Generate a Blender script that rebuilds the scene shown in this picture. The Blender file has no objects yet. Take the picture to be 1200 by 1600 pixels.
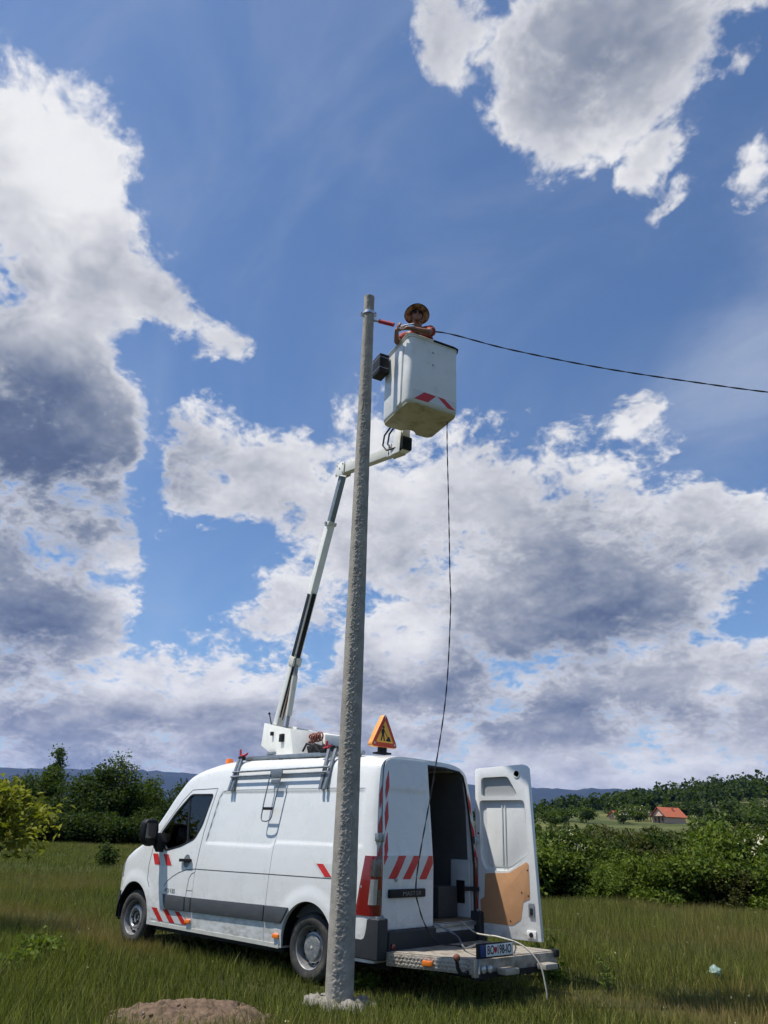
import bpy, bmesh, math, random
import numpy as np
from mathutils import Vector, Matrix, Euler

# ------------------------------------------------------------------ camera
scene = bpy.context.scene
COL = scene.collection
CAM = Vector((-7.141, 7.858, 1.535))
YAW, PITCH, ROLL = math.radians(-48.02), math.radians(23.35), math.radians(2.15)
_f = Vector((math.cos(YAW) * math.cos(PITCH), math.sin(YAW) * math.cos(PITCH), math.sin(PITCH)))
_r = Vector((math.sin(YAW), -math.cos(YAW), 0.0))
_u = _r.cross(_f)
_r2 = _r * math.cos(ROLL) + _u * math.sin(ROLL)
_u2 = _u * math.cos(ROLL) - _r * math.sin(ROLL)
cam_data = bpy.data.cameras.new('camera')
cam_data.sensor_fit = 'VERTICAL'
cam_data.sensor_height = 24.0
cam_data.sensor_width = 18.0
cam_data.lens = 1174.5 / 1600 * 24.0
cam_data.clip_start = 0.1
cam_data.clip_end = 60000
cam = bpy.data.objects.new('camera', cam_data)
COL.objects.link(cam)
_m = Matrix((_r2, _u2, -_f)).transposed().to_4x4()
_m.translation = CAM
cam.matrix_world = _m
scene.camera = cam

scene.view_settings.view_transform = 'Standard'
scene.view_settings.look = 'None'
scene.view_settings.gamma = 1.0
scene.view_settings.use_curve_mapping = False
scene.view_settings.exposure = EXPOSURE = 0.2
scene.render.engine = 'CYCLES'
scene.cycles.use_denoising = True
scene.cycles.use_adaptive_sampling = True
scene.cycles.adaptive_threshold = 0.02
scene.cycles.adaptive_min_samples = 8
scene.cycles.max_bounces = 8
scene.cycles.diffuse_bounces = 3
scene.cycles.glossy_bounces = 3
scene.cycles.transmission_bounces = 6
scene.cycles.transparent_max_bounces = 12
scene.cycles.volume_bounces = 0
scene.cycles.caustics_reflective = False
scene.cycles.caustics_refractive = False
scene.cycles.sample_clamp_indirect = 6.0

# ------------------------------------------------------------------ sun and sky
SUN_AZ, SUN_EL = math.radians(50.0), math.radians(65.0)      # azimuth counted from +X towards +Y
SUN = Vector((math.cos(SUN_AZ) * math.cos(SUN_EL), math.sin(SUN_AZ) * math.cos(SUN_EL), math.sin(SUN_EL)))
sun_data = bpy.data.lights.new('sun', 'SUN')
sun_data.energy = 5.0
sun_data.angle = math.radians(0.53)
sun_data.color = (1.0, 0.955, 0.88)
sun = bpy.data.objects.new('sun', sun_data)
COL.objects.link(sun)
sun.rotation_euler = SUN.to_track_quat('Z', 'Y').to_euler()
sun.location = (10, 10, 30)

world = bpy.data.worlds.new('World')
scene.world = world
world.use_nodes = True
SKY_STRENGTH = 0.10


class NT:
    """small helper for writing node trees"""
    def __init__(self, tree):
        self.t = tree

    def n(self, typ, ins=None, **props):
        nd = self.t.nodes.new(typ)
        for k, v in props.items():
            setattr(nd, k, v)
        for k, v in (ins or {}).items():
            s = nd.inputs[k]
            if isinstance(v, bpy.types.NodeSocket):
                self.t.links.new(v, s)
            else:
                s.default_value = v
        return nd

    def math(self, op, a, b=0.0, c=0.0, clamp=False):
        return self.n('ShaderNodeMath', {0: a, 1: b, 2: c}, operation=op, use_clamp=clamp).outputs[0]

    def vmath(self, op, a, b=(0, 0, 0)):
        nd = self.n('ShaderNodeVectorMath', {0: a}, operation=op)
        if op == 'SCALE':
            if isinstance(b, bpy.types.NodeSocket):
                self.t.links.new(b, nd.inputs['Scale'])
            else:
                nd.inputs['Scale'].default_value = b
        elif op not in ('LENGTH', 'NORMALIZE'):
            if isinstance(b, bpy.types.NodeSocket):
                self.t.links.new(b, nd.inputs[1])
            else:
                nd.inputs[1].default_value = b
        return nd.outputs['Value'] if op in ('LENGTH', 'DOT_PRODUCT') else nd.outputs[0]

    def ramp(self, v, lo, hi, a=0.0, b=1.0, smooth=True):
        return self.n('ShaderNodeMapRange', {'Value': v, 'From Min': lo, 'From Max': hi, 'To Min': a, 'To Max': b},
                      interpolation_type='SMOOTHSTEP' if smooth else 'LINEAR').outputs[0]

    def mix(self, f, a, b, mode='MIX'):
        nd = self.n('ShaderNodeMix', data_type='RGBA', blend_type=mode)
        for k, v in ((0, f), (6, a), (7, b)):
            if isinstance(v, bpy.types.NodeSocket):
                self.t.links.new(v, nd.inputs[k])
            else:
                nd.inputs[k].default_value = v if k == 0 else (tuple(v) + (1.0,))[:4]
        return nd.outputs[2]


def dir_frame(az, el, rot):
    """centre, right and up of a patch of sky given by azimuth and elevation, turned by rot"""
    d = Vector((math.cos(az) * math.cos(el), math.sin(az) * math.cos(el), math.sin(el)))
    r = Vector((math.sin(az), -math.cos(az), 0.0))
    u = r.cross(d)
    r2 = r * math.cos(rot) + u * math.sin(rot)
    u2 = u * math.cos(rot) - r * math.sin(rot)
    return d, r2, u2




# clouds of the day, each a patch of sky: azimuth, elevation, half width, half height, tilt (degrees), weight
CLOUDS = [
    (-13.9, 40.5, 7.1, 6.9, 2, 1), (-18.5, 37.4, 6.8, 5.6, -18, 1), (-26.4, 36.4, 4.9, 2.5, -28, 0.8), (-32.4, 34.3, 2.9, 2.0, -8, 0.7),
    (-19.3, 27.9, 8.5, 10.1, 2, 1.1), (-24.2, 20.7, 7.5, 3.6, 2, 0.8), (-22.4, 14.5, 7.3, 5.3, 2, 1), (-27.5, 17.6, 2.4, 2.2, 2, 0.7),
    (-23.2, 9.0, 5.6, 3.0, 2, 0.8), (-32.4, 26.1, 4.0, 5.0, 2, 0.8), (-38.3, 25.4, 6.3, 5.1, 2, 0.9), (-46.4, 23.3, 8.3, 7.3, 2, 1),
    (-41.7, 17.2, 5.8, 4.8, 2, 0.7), (-36.3, 10.7, 10.7, 2.7, 2, 0.8), (-34.8, 6.1, 19.1, 4.3, 2, 1), (-65.5, 24.9, 6.6, 6.8, 2, 1),
    (-67.5, 29.1, 3.2, 2.9, 2, 0.8), (-55.7, 23.4, 9.2, 6.3, 12, 1), (-72.5, 23.0, 3.2, 3.2, 2, 0.8), (-76.1, 19.6, 3.3, 4.8, 2, 0.8),
    (-60.7, 16.1, 17.0, 8.0, 2, 1.1), (-51.4, 11.0, 14.3, 4.8, 2, 0.9), (-67.5, 9.6, 14.8, 5.4, 2, 0.9), (-62.4, 6.2, 19.0, 3.2, 2, 0.9),
    (-48.8, 3.3, 50.4, 5.0, 2, 0.8), (-53.3, 56.1, 3.5, 3.5, 2, 0.9), (-64.2, 52.3, 4.4, 6.2, 12, 1), (-70.9, 53.1, 6.6, 6.4, 2, 1.1),
    (-74.7, 46.1, 3.5, 1.8, 27, 0.7), (-74.5, 43.5, 2.1, 1.0, 17, 0.5), (-81.8, 50.1, 1.3, 0.9, 22, 0.5), (-80.9, 42.9, 2.4, 1.4, 42, 0.55),
    (-82.6, 53.1, 3.0, 1.0, 2, 0.55),
]
GAPS = [
    (-34.4, 18.0, 4.7, 4.0, 12, 0.7), (-43.5, 12.5, 1.7, 1.9, 2, 0.6), (-28.7, 24.3, 1.1, 5.6, 2, 0.6), (-74.7, 14.7, 2.6, 1.2, -13, 0.5),
    (-27.1, 32.4, 1.4, 3.2, 2, 0.35), (-75.3, 25.5, 2.0, 1.8, 2, 0.35),
]
SHADE = [
    (-20.6, 24.5, 10.2, 6.6, 2, 0.86), (-22.3, 11.5, 6.1, 4.8, 2, 0.6), (-61.3, 18.5, 13.3, 6.2, 2, 0.48), (-69.2, 54.1, 6.8, 5.6, 2, 0.38),
    (-53.3, 10.5, 11.4, 2.6, 2, 0.5), (-15.2, 34.1, 2.5, 2.5, 2, 0.45), (-64.8, 8.1, 15.4, 1.8, 2, 0.4), (-32.7, 5.5, 17.9, 2.7, 2, 0.3),
    (-26.2, 17.4, 6.8, 2.7, 2, 0.3), (-69.6, 13.1, 10.3, 2.7, 2, 0.25),
]
GLOW = [
    (-14.6, 42.8, 6.1, 4.5, 2, 0.33), (-69.1, 28.2, 4.1, 2.8, 2, 0.3), (-53.3, 21.0, 7.3, 5.8, 2, 0.2), (-50.4, 13.3, 2.9, 2.9, 2, 0.5),
    (-35.6, 10.6, 9.3, 1.9, 2, 0.25), (-27.7, 18.1, 1.8, 1.4, 2, 0.5),
]


def blob(nt, d, spec, soft=False, after=None):
    if after is not None:      # evaluate one patch after the other (the shader stack is small)
        nd = nt.n('ShaderNodeVectorMath', {0: after, 1: (1e-9, 1e-9, 1e-9), 2: d}, operation='MULTIPLY_ADD')
        d = nd.outputs[0]
    az, el, a, b, rot, w = spec
    c, R, U = dir_frame(math.radians(az), math.radians(el), math.radians(rot))
    R, U = R / math.radians(a), U / math.radians(b)
    u = nt.math('SUBTRACT', nt.vmath('DOT_PRODUCT', d, tuple(R)), R.dot(c))
    v = nt.math('SUBTRACT', nt.vmath('DOT_PRODUCT', d, tuple(U)), U.dot(c))
    q = nt.math('MULTIPLY_ADD', u, u, nt.math('MULTIPLY', v, v))
    if soft:
        return nt.ramp(q, 1.9, -0.3, 0.0, w)
    return nt.math('MULTIPLY_ADD', q, -w, w)


def cloud_density_group():
    g = bpy.data.node_groups.new('cloud_density', 'ShaderNodeTree')
    g.interface.new_socket('Direction', in_out='INPUT', socket_type='NodeSocketVector')
    g.interface.new_socket('Density', in_out='OUTPUT', socket_type='NodeSocketFloat')
    g.interface.new_socket('Point', in_out='OUTPUT', socket_type='NodeSocketVector')
    g.interface.new_socket('Light', in_out='OUTPUT', socket_type='NodeSocketFloat')
    nt = NT(g)
    gi, go = nt.n('NodeGroupInput'), nt.n('NodeGroupOutput')
    d = nt.vmath('NORMALIZE', gi.outputs[0])
    sep = nt.n('ShaderNodeSeparateXYZ', {0: d})
    z = nt.math('MAXIMUM', sep.outputs[2], 0.0)
    k = nt.math('DIVIDE', 1.0, nt.math('MULTIPLY_ADD', z, 0.8, 0.5))
    p = nt.vmath('SCALE', nt.vmath('MULTIPLY', d, (1.0, 1.0, 1.5)), k)
    warp = nt.n('ShaderNodeTexNoise', {'Vector': p, 'Scale': 7.0, 'Detail': 3.0, 'Roughness': 0.55}, noise_dimensions='3D')
    pw = nt.vmath('ADD', p, nt.vmath('SCALE', nt.vmath('SUBTRACT', warp.outputs['Color'], (0.5, 0.5, 0.5)), 0.05))
    n1 = nt.n('ShaderNodeTexNoise', {'Vector': pw, 'Scale': 5.5, 'Detail': 4.0, 'Roughness': 0.60, 'Lacunarity': 2.1},
              noise_dimensions='3D').outputs[0]
    # general cover for the sky out of view, thinned to weaken the ambient light
    low = nt.n('ShaderNodeTexNoise', {'Vector': p, 'Scale': 1.9, 'Detail': 1.0}, noise_dimensions='3D').outputs[0]
    cover = nt.math('MULTIPLY_ADD', low, 4.2, -2.5)
    facing = nt.vmath('DOT_PRODUCT', d, tuple(_f))
    outside = nt.ramp(facing, 0.74, 0.60)
    m = nt.math('MULTIPLY', outside, -0.01)
    db = nt.vmath('ADD', d, nt.vmath('SCALE', nt.vmath('SUBTRACT', warp.outputs['Color'], (0.5, 0.5, 0.5)), 0.085))
    for s in CLOUDS:
        m = nt.math('MAXIMUM', m if s is not CLOUDS[0] else -3.0, blob(nt, db, s, False, m))
    m = nt.math('MINIMUM', m, 0.92)
    for s in GAPS:
        m = nt.math('SUBTRACT', m, blob(nt, db, s, True, m))
    m = nt.math('MAXIMUM', m, -1.2)
    front = nt.math('SUBTRACT', m, nt.math('MULTIPLY', outside, 4.0))
    rest = nt.math('SUBTRACT', cover, nt.math('MULTIPLY', nt.math('SUBTRACT', 1.0, outside), 4.0))
    m = nt.math('MAXIMUM', front, rest)
    relief = nt.math('MULTIPLY_ADD', n1, 2.7, -1.35)
    n2 = nt.n('ShaderNodeTexNoise', {'Vector': nt.vmath('ADD', pw, tuple(SUN * 0.045)), 'Scale': 5.5, 'Detail': 4.0, 'Roughness': 0.60,
                                     'Lacunarity': 2.1}, noise_dimensions='3D').outputs[0]
    nt.t.links.new(nt.math('ADD', nt.math('MULTIPLY', m, 0.74), relief), go.inputs[0])
    nt.t.links.new(pw, go.inputs[1])
    nt.t.links.new(nt.math('SUBTRACT', n1, n2), go.inputs[2])
    return g


def build_sky():
    tree = world.node_tree
    tree.nodes.clear()
    nt = NT(tree)
    out = nt.n('ShaderNodeOutputWorld')
    bg = nt.n('ShaderNodeBackground', {'Strength': SKY_STRENGTH})
    sky = nt.n('ShaderNodeTexSky', sky_type='NISHITA', sun_disc=False, sun_elevation=SUN_EL,
               sun_rotation=math.pi / 2 - SUN_AZ, altitude=300.0, air_density=1.0, dust_density=0.6, ozone_density=1.6)
    d = nt.vmath('NORMALIZE', nt.n('ShaderNodeTexCoord').outputs['Generated'])
    g = cloud_density_group()
    a = nt.n('ShaderNodeGroup', {0: d}, node_tree=g)
    pw = a.outputs[1]
    fine = nt.n('ShaderNodeTexNoise', {'Vector': pw, 'Scale': 62.0, 'Detail': 5.0, 'Roughness': 0.62}).outputs[0]
    puff = nt.n('ShaderNodeTexVoronoi', {'Vector': pw, 'Scale': 21.0, 'Detail': 3.0, 'Roughness': 0.62, 'Lacunarity': 2.3},
                voronoi_dimensions='3D', feature='F1', normalize=True).outputs['Distance']
    relief = nt.math('ADD', nt.math('MULTIPLY_ADD', fine, 0.75, -0.375), nt.math('MULTIPLY_ADD', puff, -1.05, 0.36))
    dens = nt.math('ADD', a.outputs[0], relief)
    alpha = nt.ramp(dens, -0.02, 0.46)
    # light on the clouds: the side towards the sun is bright, thick bases are grey
    lit = nt.math('MULTIPLY_ADD', a.outputs[2], 1.15, 0.0)
    # a thin veil of cirrus in the blue
    pc = nt.n('ShaderNodeMapping', {'Vector': d, 'Rotation': (0.3, 0.9, 0.5), 'Scale': (1.2, 3.2, 2.0)}).outputs[0]
    ci = nt.n('ShaderNodeTexNoise', {'Vector': pc, 'Scale': 1.6, 'Detail': 6.0, 'Roughness': 0.6, 'Distortion': 0.6}).outputs[0]
    veil = nt.ramp(ci, 0.40, 0.95, 0.0, 0.26)
    streak = blob(nt, d, (-78.5, 32.5, 11.0, 4.5, 46, 0.42), True, lit)
    veil = nt.math('ADD', veil, nt.math('MULTIPLY', streak, nt.ramp(ci, 0.30, 0.72, 0.0, 1.0)), clamp=True)
    sh = None
    for s in SHADE:
        q = blob(nt, d, s, True, sh if sh is not None else lit)
        sh = q if sh is None else nt.math('ADD', sh, q)
    for s in GLOW:
        sh = nt.math('SUBTRACT', sh, blob(nt, d, s, True, sh))
    # out of view the clouds are greyed by noise to hold the ambient light down
    away = nt.ramp(nt.vmath('DOT_PRODUCT', d, tuple(_f)), 0.74, 0.60)
    wide = nt.n('ShaderNodeTexNoise', {'Vector': d, 'Scale': 2.3, 'Detail': 2.0}).outputs[0]
    sh = nt.math('MULTIPLY_ADD', away, nt.ramp(wide, 0.35, 0.6, 0.25, 0.85), nt.math('MULTIPLY', sh, nt.math('SUBTRACT', 1.0, away)))
    thick = nt.ramp(dens, 0.15, 0.9, 0.10, 0.36)
    tone = nt.math('ADD', thick, nt.math('MULTIPLY', sh, nt.ramp(dens, 0.0, 0.9, 0.15, 0.85)))
    tone = nt.math('SUBTRACT', nt.math('SUBTRACT', tone, nt.math('MULTIPLY', relief, 0.20)), lit)
    tone = nt.n('ShaderNodeClamp', {0: tone, 1: 0.0, 2: 1.0}).outputs[0]
    rampn = nt.n('ShaderNodeValToRGB', {0: tone})
    cr = rampn.color_ramp
    cr.interpolation = 'B_SPLINE'
    K = 1.0
    stops = [(0.0, (0.98, 0.98, 0.99)), (0.22, (0.74, 0.75, 0.79)), (0.48, (0.44, 0.47, 0.54)), (0.75, (0.21, 0.26, 0.36)), (1.0, (0.10, 0.14, 0.25))]
    while len(cr.elements) < len(stops):
        cr.elements.new(0.5)
    for e, (pos, c) in zip(cr.elements, stops):
        e.position = pos
        e.color = (c[0] * K, c[1] * K, c[2] * K, 1.0)
    white = nt.vmath('SCALE', rampn.outputs[0], 0.80 / SKY_STRENGTH)
    # clouds sink into the air near the horizon
    zz = nt.n('ShaderNodeSeparateXYZ', {0: d}).outputs[2]
    base = nt.n('ShaderNodeVectorMath', {0: sky.outputs[0]}, operation='MULTIPLY')
    base.inputs[1].default_value = (0.88, 1.03, 1.17)
    veiled = nt.mix(veil, base.outputs[0], (0.54 / SKY_STRENGTH, 0.59 / SKY_STRENGTH, 0.68 / SKY_STRENGTH))
    col = nt.mix(nt.math('MULTIPLY', alpha, nt.ramp(zz, 0.0, 0.12, 0.82, 1.0)), veiled, white)
    tree.links.new(col, bg.inputs['Color'])
    tree.links.new(bg.outputs[0], out.inputs[0])
    world.cycles.sampling_method = 'MANUAL'
    world.cycles.sample_map_resolution = 512


build_sky()


# ------------------------------------------------------------------ materials
def M(name, color, rough=0.5, metal=0.0, var=0.0, var_scale=6.0, bump=0.0, bump_scale=40.0, spec=0.5, coat=0.0,
      emit=None, transmission=0.0, alpha=1.0, color2=None, mix_scale=4.0, mix_lo=0.45, mix_hi=0.65, detail=6.0):
    m = bpy.data.materials.new(name)
    m.use_nodes = True
    t = m.node_tree
    t.nodes.clear()
    nt = NT(t)
    out = nt.n('ShaderNodeOutputMaterial')
    b = nt.n('ShaderNodeBsdfPrincipled', {'Roughness': rough, 'Metallic': metal, 'Specular IOR Level': spec, 'Coat Weight': coat,
                                          'Coat Roughness': 0.08, 'Transmission Weight': transmission, 'Alpha': alpha})
    co = nt.n('ShaderNodeTexCoord').outputs['Object']
    col = None
    c = tuple(color) + (1.0,)
    b.inputs['Base Color'].default_value = c
    if color2 is not None:
        n = nt.n('ShaderNodeTexNoise', {'Vector': co, 'Scale': mix_scale, 'Detail': detail, 'Roughness': 0.62}).outputs[0]
        col = nt.mix(nt.ramp(n, mix_lo, mix_hi), color, color2)
    if var > 0:
        n = nt.n('ShaderNodeTexNoise', {'Vector': co, 'Scale': var_scale, 'Detail': 5.0, 'Roughness': 0.6}).outputs[0]
        k = nt.ramp(n, 0.25, 0.75, 1.0 - var, 1.0 + var * 0.5, smooth=False)
        col = nt.vmath('SCALE', col if col is not None else nt.n('ShaderNodeRGB').outputs[0], k)
        if color2 is None:
            for nd in t.nodes:
                if nd.type == 'RGB':
                    nd.outputs[0].default_value = c
        r = nt.ramp(n, 0.3, 0.7, max(0.02, rough - 0.08), min(1.0, rough + 0.1))
        t.links.new(r, b.inputs['Roughness'])
    if col is not None:
        t.links.new(col, b.inputs['Base Color'])
    if bump > 0:
        n = nt.n('ShaderNodeTexNoise', {'Vector': co, 'Scale': bump_scale, 'Detail': 6.0, 'Roughness': 0.65}).outputs[0]
        bp = nt.n('ShaderNodeBump', {'Height': n, 'Strength': min(1.0, bump), 'Distance': 0.02})
        t.links.new(bp.outputs[0], b.inputs['Normal'])
    if emit:
        b.inputs['Emission Color'].default_value = tuple(emit[0]) + (1.0,)
        b.inputs['Emission Strength'].default_value = emit[1]
    t.links.new(b.outputs[0], out.inputs[0])
    return m


def leaf_material(name, dark, mid, light, transl=0.35, rough=0.5, attr='tint'):
    m = bpy.data.materials.new(name)
    m.use_nodes = True
    t = m.node_tree
    t.nodes.clear()
    nt = NT(t)
    out = nt.n('ShaderNodeOutputMaterial')
    a = nt.n('ShaderNodeAttribute', attribute_name=attr).outputs['Fac']
    r = nt.n('ShaderNodeValToRGB', {0: a})
    e = r.color_ramp.elements
    e[0].color = tuple(dark) + (1,)
    e[1].color = tuple(light) + (1,)
    q = r.color_ramp.elements.new(0.5)
    q.color = tuple(mid) + (1,)
    p = nt.n('ShaderNodeBsdfPrincipled', {'Base Color': r.outputs[0], 'Roughness': 0.7, 'Specular IOR Level': 0.12})
    tr = nt.n('ShaderNodeBsdfTranslucent', {'Color': nt.mix(1.0, r.outputs[0], (1.25, 1.35, 0.55), 'MULTIPLY')})
    mx = nt.n('ShaderNodeMixShader', {0: transl, 1: p.outputs[0], 2: tr.outputs[0]})
    t.links.new(mx.outputs[0], out.inputs[0])
    return m


# ------------------------------------------------------------------ objects
def props(o, label=None, cat=None, group=None, kind=None):
    for k, v in (('label', label), ('category', cat), ('group', group), ('kind', kind)):
        if v:
            o[k] = v
    return o


def empty(name, loc=(0, 0, 0), label=None, cat=None, group=None):
    o = bpy.data.objects.new(name, None)
    o.location = loc
    o.empty_display_size = 0.2
    COL.objects.link(o)
    return props(o, label, cat, group)


def link_mesh(name, me, mat, parent=None, world_space=True):
    o = bpy.data.objects.new(name, me)
    if mat is not None:
        me.materials.clear()
        me.materials.append(mat)
    COL.objects.link(o)
    if parent is not None:
        o.parent = parent
        if world_space:
            o.matrix_parent_inverse = wmat(parent).inverted()
    return o


def wmat(o):
    """world matrix without waiting for a scene update"""
    if o.parent is None:
        return o.matrix_basis.copy()
    return wmat(o.parent) @ o.matrix_parent_inverse @ o.matrix_basis


def finish(me, smooth=True, angle=35.0):
    if smooth:
        me.shade_smooth()
        me.set_sharp_from_angle(angle=math.radians(angle))
    me.update()


def mesh_from(name, verts, faces):
    me = bpy.data.meshes.new(name)
    me.from_pydata([tuple(v) for v in verts], [], faces)
    me.update()
    return me


def frame_from(z, hint=(0, 0, 1)):
    z = Vector(z).normalized()
    h = Vector(hint)
    if abs(z.dot(h)) > 0.97:
        h = Vector((1, 0, 0)) if abs(z.x) < 0.9 else Vector((0, 1, 0))
    x = h.cross(z).normalized()
    y = z.cross(x)
    return x, y, z


class MB:
    """collects shapes of one mesh"""
    def __init__(self):
        self.v, self.f = [], []

    def add(self, vs, fs):
        o = len(self.v)
        self.v += [Vector(p) for p in vs]
        self.f += [tuple(i + o for i in f) for f in fs]
        return self

    def box(self, c, s, ax=None):
        c = Vector(c)
        X, Y, Z = ax if ax else (Vector((1, 0, 0)), Vector((0, 1, 0)), Vector((0, 0, 1)))
        hx, hy, hz = s[0] / 2, s[1] / 2, s[2] / 2
        vs = [c + X * (hx * a) + Y * (hy * b) + Z * (hz * d) for d in (-1, 1) for a, b in ((-1, -1), (1, -1), (1, 1), (-1, 1))]
        return self.add(vs, [(3, 2, 1, 0), (4, 5, 6, 7), (0, 1, 5, 4), (1, 2, 6, 5), (2, 3, 7, 6), (3, 0, 4, 7)])

    def mm(self, a, b):
        c = [(p + q) / 2 for p, q in zip(a, b)]
        return self.box(c, [abs(q - p) for p, q in zip(a, b)])

    def bar(self, a, b, w, h, up=(0, 0, 1)):
        a, b = Vector(a), Vector(b)
        x, y, z = frame_from(b - a, up)
        return self.box((a + b) / 2, (w, h, (b - a).length), (x, y, z))

    def tube(self, pts, r, n=8, caps=True, closed=False):
        pts = [Vector(p) for p in pts]
        rs = r if isinstance(r, (list, tuple)) else [r] * len(pts)
        m = len(pts)
        tang = []
        for i in range(m):
            a = pts[i - 1] if (i > 0 or closed) else pts[i]
            b = pts[(i + 1) % m] if (i < m - 1 or closed) else pts[i]
            tang.append((b - a).normalized())
        x, y, z = frame_from(tang[0])
        vs, fs = [], []
        for i in range(m):
            t = tang[i]
            x = (x - t * x.dot(t)).normalized()
            y = t.cross(x)
            for k in range(n):
                an = 2 * math.pi * k / n
                vs.append(pts[i] + (x * math.cos(an) + y * math.sin(an)) * rs[i])
        for i in range(m if closed else m - 1):
            j = (i + 1) % m
            for k in range(n):
                l = (k + 1) % n
                fs.append((i * n + k, i * n + l, j * n + l, j * n + k))
        if caps and not closed:
            fs.append(tuple(range(n - 1, -1, -1)))
            fs.append(tuple((m - 1) * n + k for k in range(n)))
        return self.add(vs, fs)

    def lathe(self, prof, o=(0, 0, 0), axis=(0, 0, 1), n=24, close=False, cap0=True):
        """prof: list of (radius, height along the axis)"""
        o = Vector(o)
        x, y, z = frame_from(axis, (1, 0, 0) if abs(Vector(axis).normalized().z) > 0.9 else (0, 0, 1))
        vs, fs = [], []
        for r, h in prof:
            for k in range(n):
                an = 2 * math.pi * k / n
                vs.append(o + z * h + (x * math.cos(an) + y * math.sin(an)) * max(r, 1e-4))
        m = len(prof)
        for i in range(m - 1 if not close else m):
            j = (i + 1) % m
            for k in range(n):
                l = (k + 1) % n
                fs.append((i * n + k, i * n + l, j * n + l, j * n + k))
        if not close:
            if cap0:
                fs.append(tuple(range(n - 1, -1, -1)))
            fs.append(tuple((m - 1) * n + k for k in range(n)))
        return self.add(vs, fs)

    def prism(self, poly, o, e1, e2, depth):
        """poly in the plane (o, e1, e2), extruded by the vector depth"""
        o, e1, e2, dp = Vector(o), Vector(e1), Vector(e2), Vector(depth)
        n = len(poly)
        a = [o + e1 * u + e2 * v for u, v in poly]
        vs = a + [p + dp for p in a]
        fs = [tuple(range(n - 1, -1, -1)), tuple(range(n, 2 * n))]
        for i in range(n):
            j = (i + 1) % n
            fs.append((i, j, n + j, n + i))
        return self.add(vs, fs)

    def ball(self, c, r, n=12, m=8):
        c = Vector(c)
        r = (r, r, r) if not isinstance(r, (list, tuple)) else r
        vs = [c + Vector((0, 0, r[2]))]
        for i in range(1, m):
            th = math.pi * i / m
            for k in range(n):
                ph = 2 * math.pi * k / n
                vs.append(c + Vector((r[0] * math.sin(th) * math.cos(ph), r[1] * math.sin(th) * math.sin(ph), r[2] * math.cos(th))))
        vs.append(c - Vector((0, 0, r[2])))
        fs = [(0, 1 + k, 1 + (k + 1) % n) for k in range(n)]
        for i in range(m - 2):
            for k in range(n):
                a, b = 1 + i * n + k, 1 + i * n + (k + 1) % n
                fs.append((a, a + n, b + n, b))
        L = len(vs) - 1
        fs += [(L, 1 + (m - 2) * n + (k + 1) % n, 1 + (m - 2) * n + k) for k in range(n)]
        return self.add(vs, fs)

    def mesh(self, name='mesh', bevel=0.0, seg=2, smooth=True, angle=35.0):
        me = mesh_from(name, self.v, self.f)
        bm = bmesh.new()
        bm.from_mesh(me)
        bmesh.ops.recalc_face_normals(bm, faces=bm.faces)
        if bevel > 0:
            es = [e for e in bm.edges if len(e.link_faces) == 2 and e.calc_face_angle(0) > math.radians(28)]
            bmesh.ops.bevel(bm, geom=es, offset=bevel, segments=seg, affect='EDGES', profile=0.6, clamp_overlap=True)
        bm.to_mesh(me)
        bm.free()
        finish(me, smooth, angle)
        return me

    def build(self, name, mat, parent=None, bevel=0.0, seg=2, smooth=True, angle=35.0):
        return link_mesh(name, self.mesh(name, bevel, seg, smooth, angle), mat, parent)


def modified(o, mod, **kw):
    """apply one modifier through the evaluated mesh"""
    md = o.modifiers.new('m', mod)
    for k, v in kw.items():
        setattr(md, k, v)
    bpy.context.view_layer.update()
    dg = bpy.context.evaluated_depsgraph_get()
    me = bpy.data.meshes.new_from_object(o.evaluated_get(dg))
    o.modifiers.clear()
    old = o.data
    o.data = me
    bpy.data.meshes.remove(old)
    return o


def cut(o, mb, solver='EXACT'):
    tmp = bpy.data.objects.new('cutter', mb.mesh('cutter', smooth=False))
    COL.objects.link(tmp)
    modified(o, 'BOOLEAN', operation='DIFFERENCE', object=tmp, solver=solver)
    me = tmp.data
    bpy.data.objects.remove(tmp)
    bpy.data.meshes.remove(me)


def text_part(s, size, origin, e1, e2, mat, parent, name='lettering', depth=0.002, align='CENTER', sx=1.0, bold=0.0):
    cu = bpy.data.curves.new('text', 'FONT')
    cu.body = s
    cu.size = size
    cu.align_x = align
    cu.align_y = 'CENTER'
    cu.offset = bold
    cu.resolution_u = 3
    tmp = bpy.data.objects.new('text', cu)
    COL.objects.link(tmp)
    bpy.context.view_layer.update()
    me = bpy.data.meshes.new_from_object(tmp.evaluated_get(bpy.context.evaluated_depsgraph_get()))
    bpy.data.objects.remove(tmp)
    bpy.data.curves.remove(cu)
    e1, e2, o = Vector(e1).normalized(), Vector(e2).normalized(), Vector(origin)
    e3 = e1.cross(e2)
    vs = [o + e1 * v.co.x * sx + e2 * v.co.y for v in me.vertices]
    fs = [tuple(p.vertices) for p in me.polygons]
    bpy.data.meshes.remove(me)
    v2, f2 = solidify(vs, fs, [e3 * depth] * len(vs))
    return link_mesh(name, mesh_from(name, v2, f2), mat, parent)


def solidify(vs, fs, offs):
    """sheet -> closed shell: copies the sheet by offs and walls the rim"""
    n = len(vs)
    v2 = list(vs) + [Vector(p) + Vector(d) for p, d in zip(vs, offs)]
    out = [tuple(reversed(f)) for f in fs] + [tuple(i + n for i in f) for f in fs]
    cnt = {}
    for f in fs:
        for i in range(len(f)):
            a, b = f[i], f[(i + 1) % len(f)]
            cnt[(a, b)] = cnt.get((a, b), 0) + 1
    for (a, b) in cnt:
        if (b, a) not in cnt:
            out.append((a, b, b + n, a + n))
    return v2, out


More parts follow.
